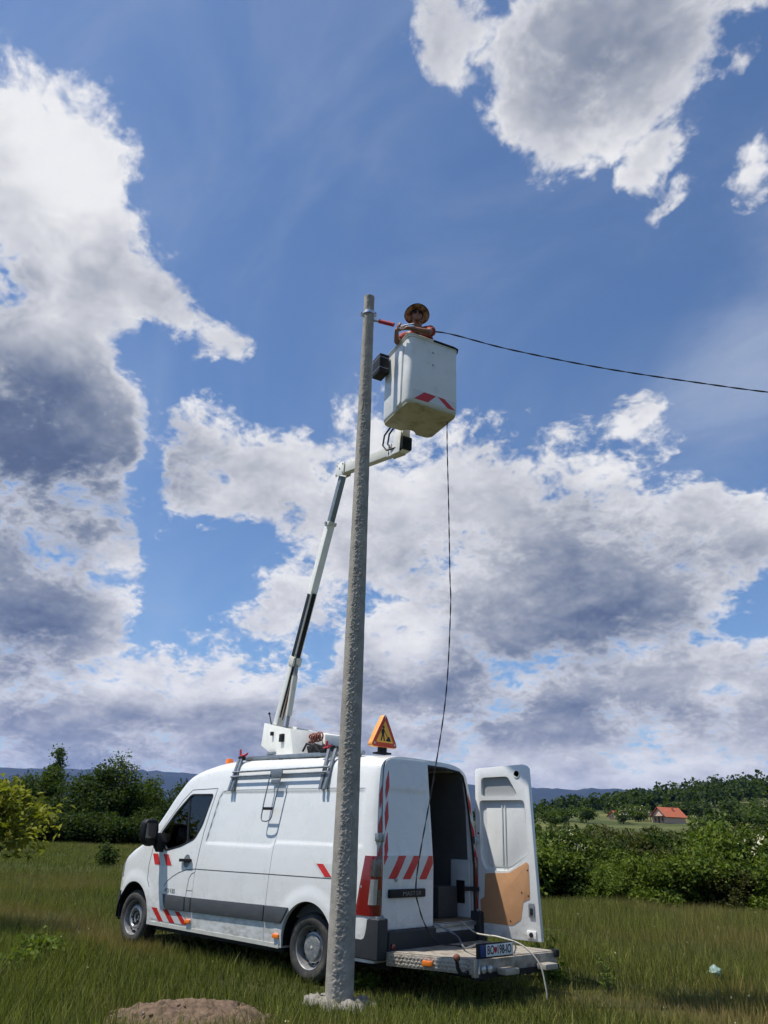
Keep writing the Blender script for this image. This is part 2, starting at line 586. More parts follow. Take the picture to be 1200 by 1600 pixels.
def poly_sheet(poly, step):
    """2D polygon cut into a grid of cells of about the given size: (points, faces)"""
    bm = bmesh.new()
    vs = [bm.verts.new((u, v, 0)) for u, v in poly]
    f = bm.faces.new(vs)
    if f.calc_area() and f.normal.z < 0:
        f.normal_flip()
    for ax in (0, 1):
        lo, hi = min(p[ax] for p in poly), max(p[ax] for p in poly)
        k = int((hi - lo) / step)
        for i in range(1, k + 1):
            c = lo + (hi - lo) * i / (k + 1)
            co, no = [0, 0, 0], [0, 0, 0]
            co[ax], no[ax] = c, 1
            bmesh.ops.bisect_plane(bm, geom=bm.verts[:] + bm.edges[:] + bm.faces[:], plane_co=co, plane_no=no, dist=1e-6)
    bm.verts.index_update()
    pts = [(v.co.x, v.co.y) for v in bm.verts]
    fs = [tuple(v.index for v in f.verts) for f in bm.faces]
    bm.free()
    return pts, fs


def pchip(xs, ys):
    xs, ys = np.array(xs, float), np.array(ys, float)
    h = np.diff(xs)
    d = np.diff(ys) / h
    m = np.zeros(len(xs))
    m[0], m[-1] = d[0], d[-1]
    for i in range(1, len(xs) - 1):
        if d[i - 1] * d[i] > 0:
            w1, w2 = 2 * h[i] + h[i - 1], h[i] + 2 * h[i - 1]
            m[i] = (w1 + w2) / (w1 / d[i - 1] + w2 / d[i])

    def f(x):
        x = min(max(x, xs[0]), xs[-1])
        i = min(max(int(np.searchsorted(xs, x)) - 1, 0), len(h) - 1)
        t = (x - xs[i]) / h[i]
        return float((1 + 2 * t) * (1 - t) ** 2 * ys[i] + t * (1 - t) ** 2 * h[i] * m[i]
                     + t * t * (3 - 2 * t) * ys[i + 1] + t * t * (t - 1) * h[i] * m[i + 1])
    return f


def sstep(a, b, x):
    t = min(max((x - a) / (b - a), 0.0), 1.0)
    return t * t * (3 - 2 * t)


_rs = np.random.RandomState(7)
_GR = _rs.rand(64, 64, 64).astype(np.float32)


def vnoise(p):
    """value noise for arrays of points (n, 3)"""
    p = np.asarray(p, float)
    i = np.floor(p).astype(int)
    f = p - i
    f = f * f * (3 - 2 * f)
    r = 0
    for a in (0, 1):
        for b in (0, 1):
            for c in (0, 1):
                w = (f[:, 0] if a else 1 - f[:, 0]) * (f[:, 1] if b else 1 - f[:, 1]) * (f[:, 2] if c else 1 - f[:, 2])
                r = r + w * _GR[(i[:, 0] + a) % 64, (i[:, 1] + b) % 64, (i[:, 2] + c) % 64]
    return r


def fbm(p, oct=4, lac=2.03, gain=0.5):
    p = np.asarray(p, float)
    s, a, t = 0, 1.0, 0
    for _ in range(oct):
        s = s + a * vnoise(p)
        t += a
        a *= gain
        p = p * lac + 17.3
    return s / t


def big_mesh(name, V, F, attrs=None, smooth=False):
    """V (n,3) float, F (m,k) int arrays; attrs: dict of per-vertex float arrays"""
    V = np.asarray(V, np.float32)
    F = np.asarray(F, np.int32)
    me = bpy.data.meshes.new(name)
    me.vertices.add(len(V))
    me.vertices.foreach_set('co', V.ravel())
    k = F.shape[1]
    me.loops.add(F.size)
    me.loops.foreach_set('vertex_index', F.ravel())
    me.polygons.add(len(F))
    me.polygons.foreach_set('loop_start', np.arange(0, F.size, k, dtype=np.int32))
    for an, av in (attrs or {}).items():
        at = me.attributes.new(an, 'FLOAT', 'POINT')
        at.data.foreach_set('value', np.asarray(av, np.float32))
    me.update(calc_edges=True)
    if smooth:
        me.shade_smooth()
    return me


# ------------------------------------------------------------------ palette
MAT = dict(
    paint=M('white_van_paint', (0.72, 0.73, 0.715), 0.28, var=0.07, var_scale=2.2, coat=0.35),
    paint_in=M('white_primer_inside', (0.50, 0.52, 0.52), 0.5, var=0.15, var_scale=9),
    lift_white=M('lift_white_enamel', (0.80, 0.79, 0.72), 0.38, var=0.10, var_scale=8),
    lift_cream=M('lift_cream_enamel', (0.62, 0.61, 0.54), 0.45, var=0.12, var_scale=6),
    fibre=M('bucket_fibreglass', (0.73, 0.73, 0.70), 0.33, var=0.06, var_scale=5, coat=0.2),
    fibre_dirty=M('bucket_floor_grime', (0.50, 0.47, 0.36), 0.7, color2=(0.30, 0.26, 0.16), mix_scale=5, mix_lo=0.42, mix_hi=0.75),
    black=M('black_plastic', (0.013, 0.014, 0.016), 0.55, var=0.2, var_scale=30, spec=0.25),
    rubber=M('tyre_rubber', (0.028, 0.027, 0.026), 0.8, color2=(0.075, 0.068, 0.055), mix_scale=6, bump=0.2, bump_scale=60),
    seam=M('gap_and_fold_shade_dark', (0.04, 0.042, 0.045), 0.8),
    seam_soft=M('panel_fold_grey', (0.34, 0.35, 0.35), 0.6),
    grey_plastic=M('grey_bumper_plastic', (0.030, 0.033, 0.037), 0.6, var=0.2, var_scale=12, spec=0.3),
    moulding=M('side_moulding_plastic', (0.060, 0.066, 0.072), 0.55, var=0.18, var_scale=14),
    steel=M('galvanised_steel', (0.36, 0.38, 0.39), 0.42, 0.75, var=0.25, var_scale=18),
    rack=M('rack_grey_steel', (0.23, 0.26, 0.28), 0.45, 0.5, var=0.2, var_scale=20),
    alu=M('worn_aluminium', (0.40, 0.36, 0.30), 0.55, 0.35, color2=(0.24, 0.20, 0.155), mix_scale=7, bump=0.15, bump_scale=50),
    rim=M('silver_wheel_paint', (0.36, 0.36, 0.365), 0.42, 0.6, var=0.25, var_scale=22),
    hub=M('grey_hub_cap', (0.16, 0.18, 0.19), 0.5, 0.2, color2=(0.30, 0.29, 0.26), mix_scale=25),
    red=M('red_reflective_film', (0.55, 0.022, 0.02), 0.38, var=0.12, var_scale=25),
    white_film=M('pale_reflective_film', (0.60, 0.62, 0.60), 0.42, var=0.08, var_scale=25),
    red_lens=M('red_lamp_lens', (0.17, 0.006, 0.008), 0.14, coat=0.6),
    clear_lens=M('clear_lamp_lens', (0.50, 0.50, 0.49), 0.12, 0.3, var=0.3, var_scale=60, coat=0.6),
    smoke_lens=M('smoked_lamp_lens', (0.13, 0.11, 0.10), 0.15, 0.2, var=0.4, var_scale=50, coat=0.6),
    amber=M('amber_lens', (0.85, 0.20, 0.02), 0.22, coat=0.5),
    red_part=M('red_clamp_paint', (0.45, 0.02, 0.035), 0.45, var=0.2, var_scale=30),
    board=M('hardboard_panel', (0.47, 0.25, 0.12), 0.75, var=0.12, var_scale=7, bump=0.06, bump_scale=120),
    dark=M('hole_shade_dark', (0.012, 0.012, 0.012), 0.9),
    cab=M('cab_trim', (0.035, 0.036, 0.038), 0.75, var=0.2, var_scale=10),
    load_shade=M('load_space_shade_grey', (0.085, 0.085, 0.082), 0.8, var=0.3, var_scale=4),  # dark grey standing in for the shade of the load space
    floor_ply=M('van_floor_plywood', (0.16, 0.11, 0.07), 0.8, var=0.3, var_scale=6),
    plate_white=M('plate_white', (0.72, 0.73, 0.72), 0.4),
    plate_ink=M('plate_ink', (0.012, 0.013, 0.02), 0.5),
    plate_blue=M('plate_blue', (0.01, 0.03, 0.16), 0.4),
    sign_yellow=M('sign_yellow_film', (0.80, 0.42, 0.05), 0.4, var=0.06),
    sign_red=M('sign_red_film', (0.50, 0.05, 0.012), 0.4, var=0.1),
    sign_orange=M('sign_box_orange', (0.78, 0.33, 0.07), 0.45, var=0.1, var_scale=14),
    ink=M('black_print', (0.012, 0.011, 0.010), 0.6),
    cable=M('black_cable_sheath', (0.014, 0.014, 0.016), 0.45),
    white_cable=M('pale_cable_sheath', (0.55, 0.52, 0.44), 0.5, var=0.2, var_scale=30),
    rust=M('rusty_iron', (0.16, 0.055, 0.03), 0.8, var=0.35, var_scale=40),
    hose_red=M('red_brown_hose', (0.22, 0.06, 0.035), 0.6, var=0.3, var_scale=20),
    skin=M('tanned_skin', (0.25, 0.115, 0.07), 0.55, var=0.1, var_scale=12),
    shirt=M('orange_red_shirt', (0.36, 0.043, 0.028), 0.85, color2=(0.20, 0.022, 0.017), mix_scale=14, bump=0.25, bump_scale=35),
    trousers=M('dark_trousers', (0.03, 0.035, 0.05), 0.85, var=0.2),
    straw=M('camouflage_hat_cloth', (0.42, 0.30, 0.20), 0.9, color2=(0.16, 0.06, 0.035), mix_scale=11, mix_lo=0.44, mix_hi=0.58),
    hat_edge=M('dark_hat_binding', (0.04, 0.03, 0.025), 0.85),
    boot=M('dark_boot_leather', (0.03, 0.025, 0.02), 0.6),
)


def dirty_paint(m):
    """road dirt splashed over the lower flanks: a patchy film that fades upwards"""
    nt = NT(m.node_tree)
    b = next(n for n in m.node_tree.nodes if n.type == 'BSDF_PRINCIPLED')
    src = b.inputs['Base Color'].links[0].from_socket
    co = nt.n('ShaderNodeTexCoord').outputs['Object']
    z = nt.n('ShaderNodeSeparateXYZ', {0: co}).outputs[2]
    n1 = nt.n('ShaderNodeTexNoise', {'Vector': nt.n('ShaderNodeMapping', {'Vector': co, 'Scale': (3.0, 3.0, 7.0)}).outputs[0], 'Scale': 2.0, 'Detail': 7.0, 'Roughness': 0.7}).outputs[0]
    k = nt.math('MULTIPLY', nt.ramp(z, 0.95, 0.28, 0.04, 0.75), nt.ramp(n1, 0.38, 0.72))
    st = nt.n('ShaderNodeTexNoise', {'Vector': nt.n('ShaderNodeMapping', {'Vector': co, 'Scale': (9.0, 9.0, 0.5)}).outputs[0], 'Scale': 2.0, 'Detail': 4.0}).outputs[0]
    k = nt.math('ADD', k, nt.ramp(st, 0.60, 0.80, 0.0, 0.10), clamp=True)
    m.node_tree.links.new(nt.mix(k, src, (0.31, 0.28, 0.225)), b.inputs['Base Color'])


dirty_paint(MAT['paint'])


def glass_material(name, tint, rough=0.02):
    m = bpy.data.materials.new(name)
    m.use_nodes = True
    t = m.node_tree
    t.nodes.clear()
    nt = NT(t)
    out = nt.n('ShaderNodeOutputMaterial')
    tr = nt.n('ShaderNodeBsdfTransparent', {'Color': tuple(tint) + (1,)})
    gl = nt.n('ShaderNodeBsdfGlossy', {'Color': (1, 1, 1, 1), 'Roughness': rough})
    fr = nt.n('ShaderNodeFresnel', {'IOR': 1.5})
    mx = nt.n('ShaderNodeMixShader', {0: fr.outputs[0], 1: tr.outputs[0], 2: gl.outputs[0]})
    t.links.new(mx.outputs[0], out.inputs[0])
    return m


MAT['glass'] = glass_material('tinted_glass', (0.74, 0.80, 0.77))



# ================================================================== the van
H_top = pchip([-1.05, -0.6, 0, 1.6, 2.1, 2.46, 2.75, 2.95, 3.18, 3.37, 3.65, 3.85, 4.1, 4.3, 4.45, 4.52],
              [2.445, 2.475, 2.49, 2.50, 2.475, 2.42, 2.33, 2.13, 1.83, 1.61, 1.38, 1.30, 1.18, 1.05, 0.86, 0.64])
W_half = pchip([-1.05, -1.0, -0.9, 3.2, 3.7, 3.95, 4.15, 4.3, 4.42, 4.52], [1.000, 1.026, 1.035, 1.035, 1.02, 0.985, 0.92, 0.83, 0.70, 0.42])
PROF = pchip([0.2, 0.40, 0.55, 0.75, 1.0, 1.25, 1.4, 1.7, 2.0, 2.2, 2.45, 2.7], [0.965, 0.985, 0.997, 1.0, 1.0, 0.992, 0.982, 0.955, 0.92, 0.885, 0.83, 0.78])
ZB = 0.30
CORNER = pchip([-1.05, 2.2, 2.9, 3.6, 4.52], [0.25, 0.25, 0.25, 0.20, 0.22])


def recess(x, z):
    """pressed panel of the cargo side: 0 outside .. 1 inside"""
    left = 1.93 + (1.976 - z) * 0.215
    low = 1.365 if x > 0.72 else (1.365 + 0.055 * sstep(0.74, 0.64, x))
    d = min(left - x, 2.035 - z, z - low, x + 0.86)
    return sstep(-0.002, 0.020, d)


def y_side(x, z):
    h = H_top(x)
    ch = CORNER(x)
    w = W_half(x) * PROF(z)
    zc = h - ch
    if z > zc:
        t = min((z - zc) / ch, 1.0)
        w *= max(1.0 - t ** 4, 0.0) ** 0.25
    if -0.95 < x < 2.3 and 1.3 < z < 2.1:
        w -= 0.011 * recess(x, z)
    # a little swell over the wheels
    for ax in (-0.05, 3.62):
        r = math.hypot(x - ax, z - 0.38)
        if r < 0.62:
            w += 0.012 * sstep(0.62, 0.46, r)
    return w


def shear(x, z):
    """the tail leans forward above the belt"""
    return 0.11 * max(0.0, z - 1.25) / 1.2 * sstep(0.1, -1.0, x)


def x_tail(z):
    return -1.05 + 0.11 * max(0.0, z - 1.25) / 1.2


def side_patch(name, poly, off, thick, mat, parent, step=0.05, sgn=1):
    pts, fs = poly_sheet(poly, step)
    vs = [Vector((x + shear(x, z), sgn * (y_side(x, z) + off), z)) for x, z in pts]
    v2, f2 = solidify(vs, fs, [Vector((0, -sgn * thick, 0))] * len(vs))
    mb = MB().add(v2, f2)
    return mb.build(name, mat, parent, angle=40)


def rear_patch(name, poly, off, thick, mat, parent, step=0.05, fx=None):
    pts, fs = poly_sheet(poly, step)
    vs = [Vector(((fx(y, z) if fx else x_tail(z)) - off, y, z)) for y, z in pts]
    v2, f2 = solidify(vs, fs, [Vector((thick, 0, 0))] * len(vs))
    return MB().add(v2, f2).build(name, mat, parent, angle=40)


def line_patch(name, pts, width, off, mat, parent, sgn=1, fine=0.04):
    """narrow strip along a path drawn on the left flank (panel gaps, folds)"""
    P = []
    for (x0, z0), (x1, z1) in zip(pts, pts[1:]):
        k = max(1, int(math.hypot(x1 - x0, z1 - z0) / fine))
        P += [(x0 + (x1 - x0) * i / k, z0 + (z1 - z0) * i / k) for i in range(k)]
    P.append(pts[-1])
    vs, fs = [], []
    for i, (x, z) in enumerate(P):
        a, b = P[max(i - 1, 0)], P[min(i + 1, len(P) - 1)]
        d = Vector((b[0] - a[0], b[1] - a[1])).normalized()
        nx, nz = -d.y * width / 2, d.x * width / 2
        for s in (1, -1):
            xx, zz = x + nx * s, z + nz * s
            vs.append(Vector((xx + shear(xx, zz), sgn * (y_side(xx, zz) + off), zz)))
    for i in range(len(P) - 1):
        fs.append((2 * i, 2 * i + 1, 2 * i + 3, 2 * i + 2))
    v2, f2 = solidify(vs, fs, [Vector((0, -sgn * 0.006, 0))] * len(vs))
    return MB().add(v2, f2).build(name, mat, parent, angle=40)


def rounded(poly, r, n=4):
    """round the corners of a 2D polygon"""
    out = []
    m = len(poly)
    for i in range(m):
        p, a, b = Vector(poly[i]), Vector(poly[i - 1]), Vector(poly[(i + 1) % m])
        ra = min(r, (a - p).length * 0.45, (b - p).length * 0.45)
        s, e = p + (a - p).normalized() * ra, p + (b - p).normalized() * ra
        for k in range(n + 1):
            t = k / n
            q = s * (1 - t) ** 2 + p * 2 * t * (1 - t) + e * t * t
            out.append((q.x, q.y))
    return out


van = empty('work_van', (1.0, 0, 0), 'white high-roof work van with red striped film parked in the meadow, one rear door open', 'van')

# --- body shell
stations = list(np.concatenate([np.linspace(-1.05, -0.8, 9)[:-1], np.linspace(-0.8, 2.2, 104)[:-1], np.linspace(2.2, 4.0, 66)[:-1], np.linspace(4.0, 4.52, 22)]))
NS, NC = 100, 20
rows = []
for x in stations:
    h, ch = H_top(x), CORNER(x)
    zc = h - ch
    half = [(y_side(x, ZB + (zc - ZB) * i / NS), ZB + (zc - ZB) * i / NS) for i in range(NS)]
    for k in range(NC + 1):
        an = math.pi / 2 * k / NC
        z = zc + ch * math.sin(an) ** 0.5
        y = W_half(x) * PROF(z) * math.cos(an) ** 0.5 if k < NC else 0.0
        if k == 0:
            y = y_side(x, z)
        half.append((y, z))
    rows.append([Vector((x + shear(x, z), y, z)) for y, z in half] + [Vector((x + shear(x, z), -y, z)) for y, z in reversed(half[:-1])])
NR = len(rows[0])
vs = [p for r in rows for p in r]
fs = []
for i in range(len(rows) - 1):
    for k in range(NR - 1):
        a = i * NR + k
        fs.append((a, a + 1, a + 1 + NR, a + NR))
    fs.append((i * NR + NR - 1, i * NR, (i + 1) * NR, (i + 1) * NR + NR - 1))
fs.append(tuple(range(NR)))
fs.append(tuple(reversed(range((len(rows) - 1) * NR, len(rows) * NR))))
SHELL_V, SHELL_F = vs, fs
body = MB().add(vs, fs).build('body_shell', MAT['paint'], van)

# --- cut the wheel wells, the load space, the cab and the windows
AXLES = (-0.05, 3.62)
wells = MB()
for ax in AXLES:
    for s in (-1, 1):
        wells.lathe([(0.43, 0.0), (0.43, 0.7)], (ax, s * 0.63, 0.385), (0, s, 0), 48)
cut(body, wells)
cut(body, MB().prism([(-0.90, 0.62), (0.90, 0.62), (0.90, 1.35), (0.865, 1.9), (0.80, 2.25), (0.73, 2.36), (0.40, 2.39), (-0.40, 2.39),
                      (-0.73, 2.36), (-0.80, 2.25), (-0.865, 1.9), (-0.90, 1.35)], (-1.4, 0, 0), (0, 1, 0), (0, 0, 1), (3.28, 0, 0)))
cut(body, MB().prism([(1.98, 0.62), (3.30, 0.62), (3.34, 1.30), (3.10, 1.66), (2.72, 2.10), (2.35, 2.28), (1.98, 2.32)], (0, -0.86, 0), (1, 0, 0), (0, 0, 1), (0, 1.72, 0)))
WIN = rounded([(2.955, 1.262), (2.62, 1.33), (2.33, 1.43), (2.215, 1.60), (2.10, 1.985), (2.60, 1.985), (2.86, 1.76), (3.13, 1.47)], 0.05)
cut(body, MB().prism(WIN, (0, 0.5, 0), (1, 0, 0), (0, 0, 1), (0, 1.0, 0)))
cut(body, MB().prism(WIN, (0, -0.5, 0), (1, 0, 0), (0, 0, 1), (0, -1.0, 0)))
cut(body, MB().prism([(-0.74, 1.46), (0.74, 1.46), (0.62, 2.12), (-0.62, 2.12)], (2.60, 0, 0), (0, 1, 0), (0, 0, 1), (1.2, 0, 0)))
finish(body.data)

# --- glass
for s in (1, -1):
    side_patch('side_window', WIN, -0.014, 0.004, MAT['glass'], van, 0.08, s)
side_patch('window_seal', [(2.625, 1.985), (2.655, 1.965), (2.50, 1.36), (2.465, 1.37)], -0.008, 0.012, MAT['black'], van, 0.2)
# black surround of the window, as a ring
ring_in, ring_out = WIN, rounded([(2.975, 1.235), (2.61, 1.305), (2.315, 1.408), (2.192, 1.59), (2.075, 2.008), (2.61, 2.008), (2.88, 1.775), (3.165, 1.465)], 0.06)
n = len(ring_in)
vs = [Vector((x, y_side(x, z) + 0.003, z)) for x, z in ring_in] + [Vector((x, y_side(x, z) + 0.003, z)) for x, z in ring_out]
fs = [(i, (i + 1) % n, n + (i + 1) % n, n + i) for i in range(n)]
for s in (1, -1):
    v1 = [Vector((p.x, s * p.y, p.z)) for p in vs]
    v2, f2 = solidify(v1, fs, [Vector((0, -s * 0.02, 0))] * len(v1))
    MB().add(v2, f2).build('window_seal', MAT['black'], van)


def shell_part(name, test, off, thick, mat):
    """piece of the body skin lifted off the shell (windscreen, bumper)"""
    sel = [f for f in SHELL_F[:-2] if test(sum((SHELL_V[i] for i in f), Vector()) / len(f))]
    idx, vv, ff = {}, [], []
    nrm = {}
    for f in sel:
        a, b, c = SHELL_V[f[0]], SHELL_V[f[1]], SHELL_V[f[2]]
        nn = (b - a).cross(c - a)
        for i in f:
            nrm[i] = nrm.get(i, Vector()) + nn
    cen = Vector((1.5, 0, 1.2))
    for f in sel:
        for i in f:
            if i not in idx:
                q = nrm[i].normalized()
                if q.dot(SHELL_V[i] - cen) < 0:
                    q = -q
                nrm[i] = q
                idx[i] = len(vv)
                vv.append(SHELL_V[i] + q * off)
        ff.append(tuple(idx[i] for i in f))
    keys = list(idx)
    v2, f2 = solidify(vv, ff, [-nrm[i] * thick for i in keys])
    return MB().add(v2, f2).build(name, mat, van)


shell_part('windscreen', lambda p: 1.42 < p.z < 2.16 and p.x > 2.6 and abs(p.y) < 0.80, -0.012, 0.004, MAT['glass'])
shell_part('front_bumper', lambda p: p.z < 0.66 and p.x > 4.03, 0.012, 0.02, MAT['grey_plastic'])
shell_part('grille', lambda p: 0.72 < p.z < 0.92 and p.x > 4.1 and abs(p.y) < 0.55, 0.006, 0.01, MAT['black'])
for s in (1, -1):
    shell_part('headlight', lambda p: 0.86 < p.z < 1.16 and 4.02 < p.x and 0.60 < s * p.y < 0.95, 0.006, 0.02, MAT['clear_lens'])

# --- panel gaps, painted shade of the folds and mouldings of the flank
K = (1, -1)
for s in K:
    line_patch('panel_gap', [(2.60, 2.062), (2.02, 2.078), (2.085, 1.75), (2.136, 1.509), (2.178, 1.15), (2.194, 1.005), (2.26, 0.985), (2.31, 0.93), (2.335, 0.77), (2.333, 0.70), (2.30, 0.46), (2.30, 0.36)], 0.009, 0.0015, MAT['seam'], van, s)
    line_patch('panel_gap', [(2.60, 2.062), (2.78, 1.92), (3.02, 1.66), (3.22, 1.43), (3.275, 1.30), (3.315, 1.05), (3.30, 0.86), (3.22, 0.76)], 0.009, 0.0015, MAT['seam'], van, s)
    line_patch('panel_gap', [(3.09, 0.375), (2.7, 0.362), (2.30, 0.36)], 0.008, 0.0015, MAT['seam_soft'], van, s)
    line_patch('panel_gap', [(2.195, 1.0), (2.20, 0.78), (2.197, 0.70), (2.15, 0.34)], 0.006, 0.0015, MAT['seam_soft'], van, s)
    line_patch('fold_shade_line', [(2.87, 0.80), (2.80, 0.87), (2.70, 0.925), (2.56, 0.983), (2.40, 1.025), (2.20, 1.045), (1.5, 1.052), (0.6, 1.063), (-0.4, 1.073), (-0.80, 1.078)], 0.009, 0.0015, MAT['seam'], van, s)  # dark strip painted for the slight shading of the body crease
    line_patch('panel_gap', [(0.585, 2.03), (0.64, 1.5), (0.665, 1.297), (0.70, 0.728), (0.70, 0.33)], 0.006, 0.0015, MAT['seam_soft'], van, s)
    line_patch('recess_shade_line', [(2.052, 1.40), (1.995, 1.67), (1.938, 1.955), (1.925, 1.985), (1.895, 2.02), (1.85, 2.042), (1.79, 2.052)], 0.007, 0.0015, MAT['seam_soft'], van, s)  # grey line painted for the shade on the front edge of the recess
    line_patch('recess_top_shade_line', [(1.79, 2.052), (0.6, 2.058), (-0.4, 2.058), (-0.86, 2.052)], 0.010, 0.0015, MAT['seam_soft'], van, s)  # same painted shade line along the top edge of the recess
line_patch('fuel_flap_gap', [(2.335, 0.775), (2.205, 0.78)], 0.007, 0.0015, MAT['seam'], van)
for s in K:
    for poly in ([(2.856, 0.702), (2.80, 0.55), (2.74, 0.515), (2.325, 0.527), (2.345, 0.700)],
                 [(2.322, 0.700), (2.305, 0.527), (2.190, 0.530), (2.207, 0.701)],
                 [(2.188, 0.701), (2.170, 0.530), (0.712, 0.548), (0.708, 0.722)],
                 [(0.690, 0.722), (0.694, 0.548), (0.385, 0.552), (0.345, 0.60), (0.28, 0.70), (0.265, 0.728)]):
        pts, fs = poly_sheet(poly, 0.10)
        vs = [Vector((x, s * (y_side(x, z) + 0.002), z)) for x, z in pts]
        v2, f2 = solidify(vs, fs, [Vector((0, s * 0.020, 0))] * len(vs))
        MB().add(v2, f2).build('side_moulding', MAT['moulding'], van, bevel=0.006, seg=2)

# --- striped reflective film on the flank
def film(white, reds, base=0.0018):
    w = side_patch('reflective_film', white, base, 0.001, MAT['white_film'], van, 0.06)
    for r in reds:
        side_patch('red_stripe', r, base + 0.0015, 0.001, MAT['red'], w, 0.06)

film([(3.262, 1.200), (2.83, 1.206), (2.715, 1.058), (3.15, 1.052)],
     [[(3.256, 1.197), (3.126, 1.199), (3.031, 1.062), (3.164, 1.057)], [(2.992, 1.199), (2.871, 1.203), (2.753, 1.064), (2.876, 1.059)]])
film([(3.105, 0.522), (2.42, 0.512), (2.245, 0.372), (2.93, 0.358)],
     [[(3.100, 0.519), (2.981, 0.519), (2.809, 0.364), (2.920, 0.360)], [(2.838, 0.517), (2.717, 0.515), (2.532, 0.367), (2.655, 0.364)],
      [(2.552, 0.512), (2.444, 0.510), (2.256, 0.372), (2.370, 0.369)]])
film([(-0.10, 1.222), (-0.80, 1.226), (-0.80, 1.085), (-0.26, 1.084)],
     [[(-0.138, 1.219), (-0.252, 1.220), (-0.404, 1.088), (-0.293, 1.087)], [(-0.40, 1.221), (-0.52, 1.222), (-0.66, 1.089), (-0.54, 1.088)]])

# --- door handle, badge, side markers, lock
side_patch('door_handle_cup', [(2.412 + 0.075 * math.cos(a * 0.5236), 1.135 + 0.085 * math.sin(a * 0.5236)) for a in range(12)], 0.002, 0.004, MAT['hub'], van)
hb = MB()
hb.bar((2.54, y_side(2.54, 1.145) + 0.030, 1.140), (2.285, y_side(2.285, 1.148) + 0.030, 1.148), 0.03, 0.04)
hb.box((2.40, y_side(2.4, 1.14) + 0.012, 1.145), (0.2, 0.03, 0.02))
hb.build('door_handle', MAT['black'], van, bevel=0.008)
text_part('125', 0.066, (2.655, y_side(2.655, 0.75) + 0.003, 0.752), (-1, 0, 0), (0, 0, 1), MAT['hub'], van, 'badge', 0.003, sx=1.2)
text_part('dCi', 0.066, (2.79, y_side(2.79, 0.75) + 0.003, 0.752), (-1, 0, 0), (0, 0, 1), MAT['hub'], van, 'badge', 0.003, sx=1.2)
for x in (2.235, 0.465):
    mk = MB().box((x, y_side(x, 0.415) + 0.012, 0.415), (0.11, 0.022, 0.045)).build('side_marker', MAT['amber'], van, bevel=0.008)
MB().lathe([(0.022, -0.01), (0.022, 0.006), (0.012, 0.010)], (-0.875, y_side(-0.875, 1.02), 1.02), (0, 1, 0), 14).build('fuel_lock', MAT['steel'], van)

# --- wing mirror (left and right)
for s in K:
    mr = MB()
    mr.prism([(1.13, 1.50), (1.15, 1.63), (1.20, 1.66), (1.33, 1.65), (1.375, 1.60), (1.375, 1.45), (1.33, 1.33), (1.25, 1.29), (1.18, 1.31)], (3.03, 0, 0), (0, s, 0), (0, 0, 1), (0.13, 0, 0))
    hs = mr.build('wing_mirror', MAT['black'], van, bevel=0.03, seg=3)
    MB().prism([(3.15, 1.34), (3.02, 1.22), (2.99, 1.36), (3.07, 1.48), (3.16, 1.44)], (0, s * 0.985, 0), (1, 0, 0), (0, 0, 1), (0, s * 0.17, 0)).build('mirror_arm', MAT['black'], hs, bevel=0.015)
    MB().box((3.027, s * 1.265, 1.50), (0.006, 0.165, 0.20)).build('mirror_glass', MAT['smoke_lens'], hs, bevel=0.002)

# --- wheels
def wheel(ax, s, rear):
    o = Vector((ax, s * 0.865, 0.345))
    A = (0, s, 0)
    tyre = MB().lathe([(0.215, -0.105), (0.255, -0.118), (0.31, -0.120), (0.335, -0.100), (0.345, -0.080), (0.348, 0.0), (0.345, 0.080), (0.335, 0.100),
                       (0.31, 0.120), (0.285, 0.122), (0.255, 0.118), (0.222, 0.105), (0.215, 0.10)], o, A, 56, close=True)
    for k in range(56):
        an = 2 * math.pi * k / 56
        c = o + Vector((math.cos(an), 0, math.sin(an))) * 0.3475
        tang = Vector((-math.sin(an), 0, math.cos(an)))
        rad = Vector((math.cos(an), 0, math.sin(an)))
        for w in (-0.07, -0.025, 0.025, 0.07):
            tyre.box(c + Vector((0, w, 0)), (0.024, 0.036, 0.014), (tang, Vector((0, 1, 0)), rad))
    w = tyre.build('wheel', MAT['rubber'], van)
    prof = [(0.218, 0.105), (0.222, 0.110), (0.214, 0.104), (0.205, 0.05), (0.196, 0.0), (0.185, -0.005), (0.175, 0.02 if rear else 0.045), (0.150, 0.045 if rear else 0.070),
            (0.120, 0.052 if rear else 0.075), (0.105, 0.050 if rear else 0.060), (0.0, 0.048 if rear else 0.045)]
    rim = MB().lathe(prof, o, A, 48, cap0=False).build('rim', MAT['rim'], w, angle=25)
    hole = MB().lathe([(0.017, -0.004), (0.017, 0.002)], (0, 0, 0), A, 12).mesh('vent_shade_disc')  # dark disc painted for the shade inside a rim hole
    hole.materials.append(MAT['dark'])
    for k in range(12):
        an = 2 * math.pi * k / 12
        h = bpy.data.objects.new('vent_shade_disc', hole)
        COL.objects.link(h)
        h.parent = w
        h.location = o + Vector((math.cos(an) * 0.163, s * (0.036 if rear else 0.060), math.sin(an) * 0.163))
    if rear:
        MB().lathe([(0.135, 0.040), (0.135, 0.058), (0.120, 0.070), (0.06, 0.074), (0.0, 0.074)], o, A, 32).build('hub_cap', MAT['hub'], w, angle=20)
        MB().lathe([(0.020, 0.070), (0.020, 0.079), (0.0, 0.080)], o, A, 4).build('wheel_emblem', MAT['white_cable'], w)
    else:
        cap = MB().lathe([(0.100, 0.040), (0.095, 0.062), (0.075, 0.066), (0.060, 0.050), (0.0, 0.050)], o, A, 32)
        for k in range(5):
            an = 2 * math.pi * k / 5
            cap.lathe([(0.014, 0.045), (0.014, 0.085), (0.006, 0.088)], o + Vector((math.cos(an) * 0.075, 0, math.sin(an) * 0.075)), A, 8)
        cap.build('hub_cap', MAT['black'], w)


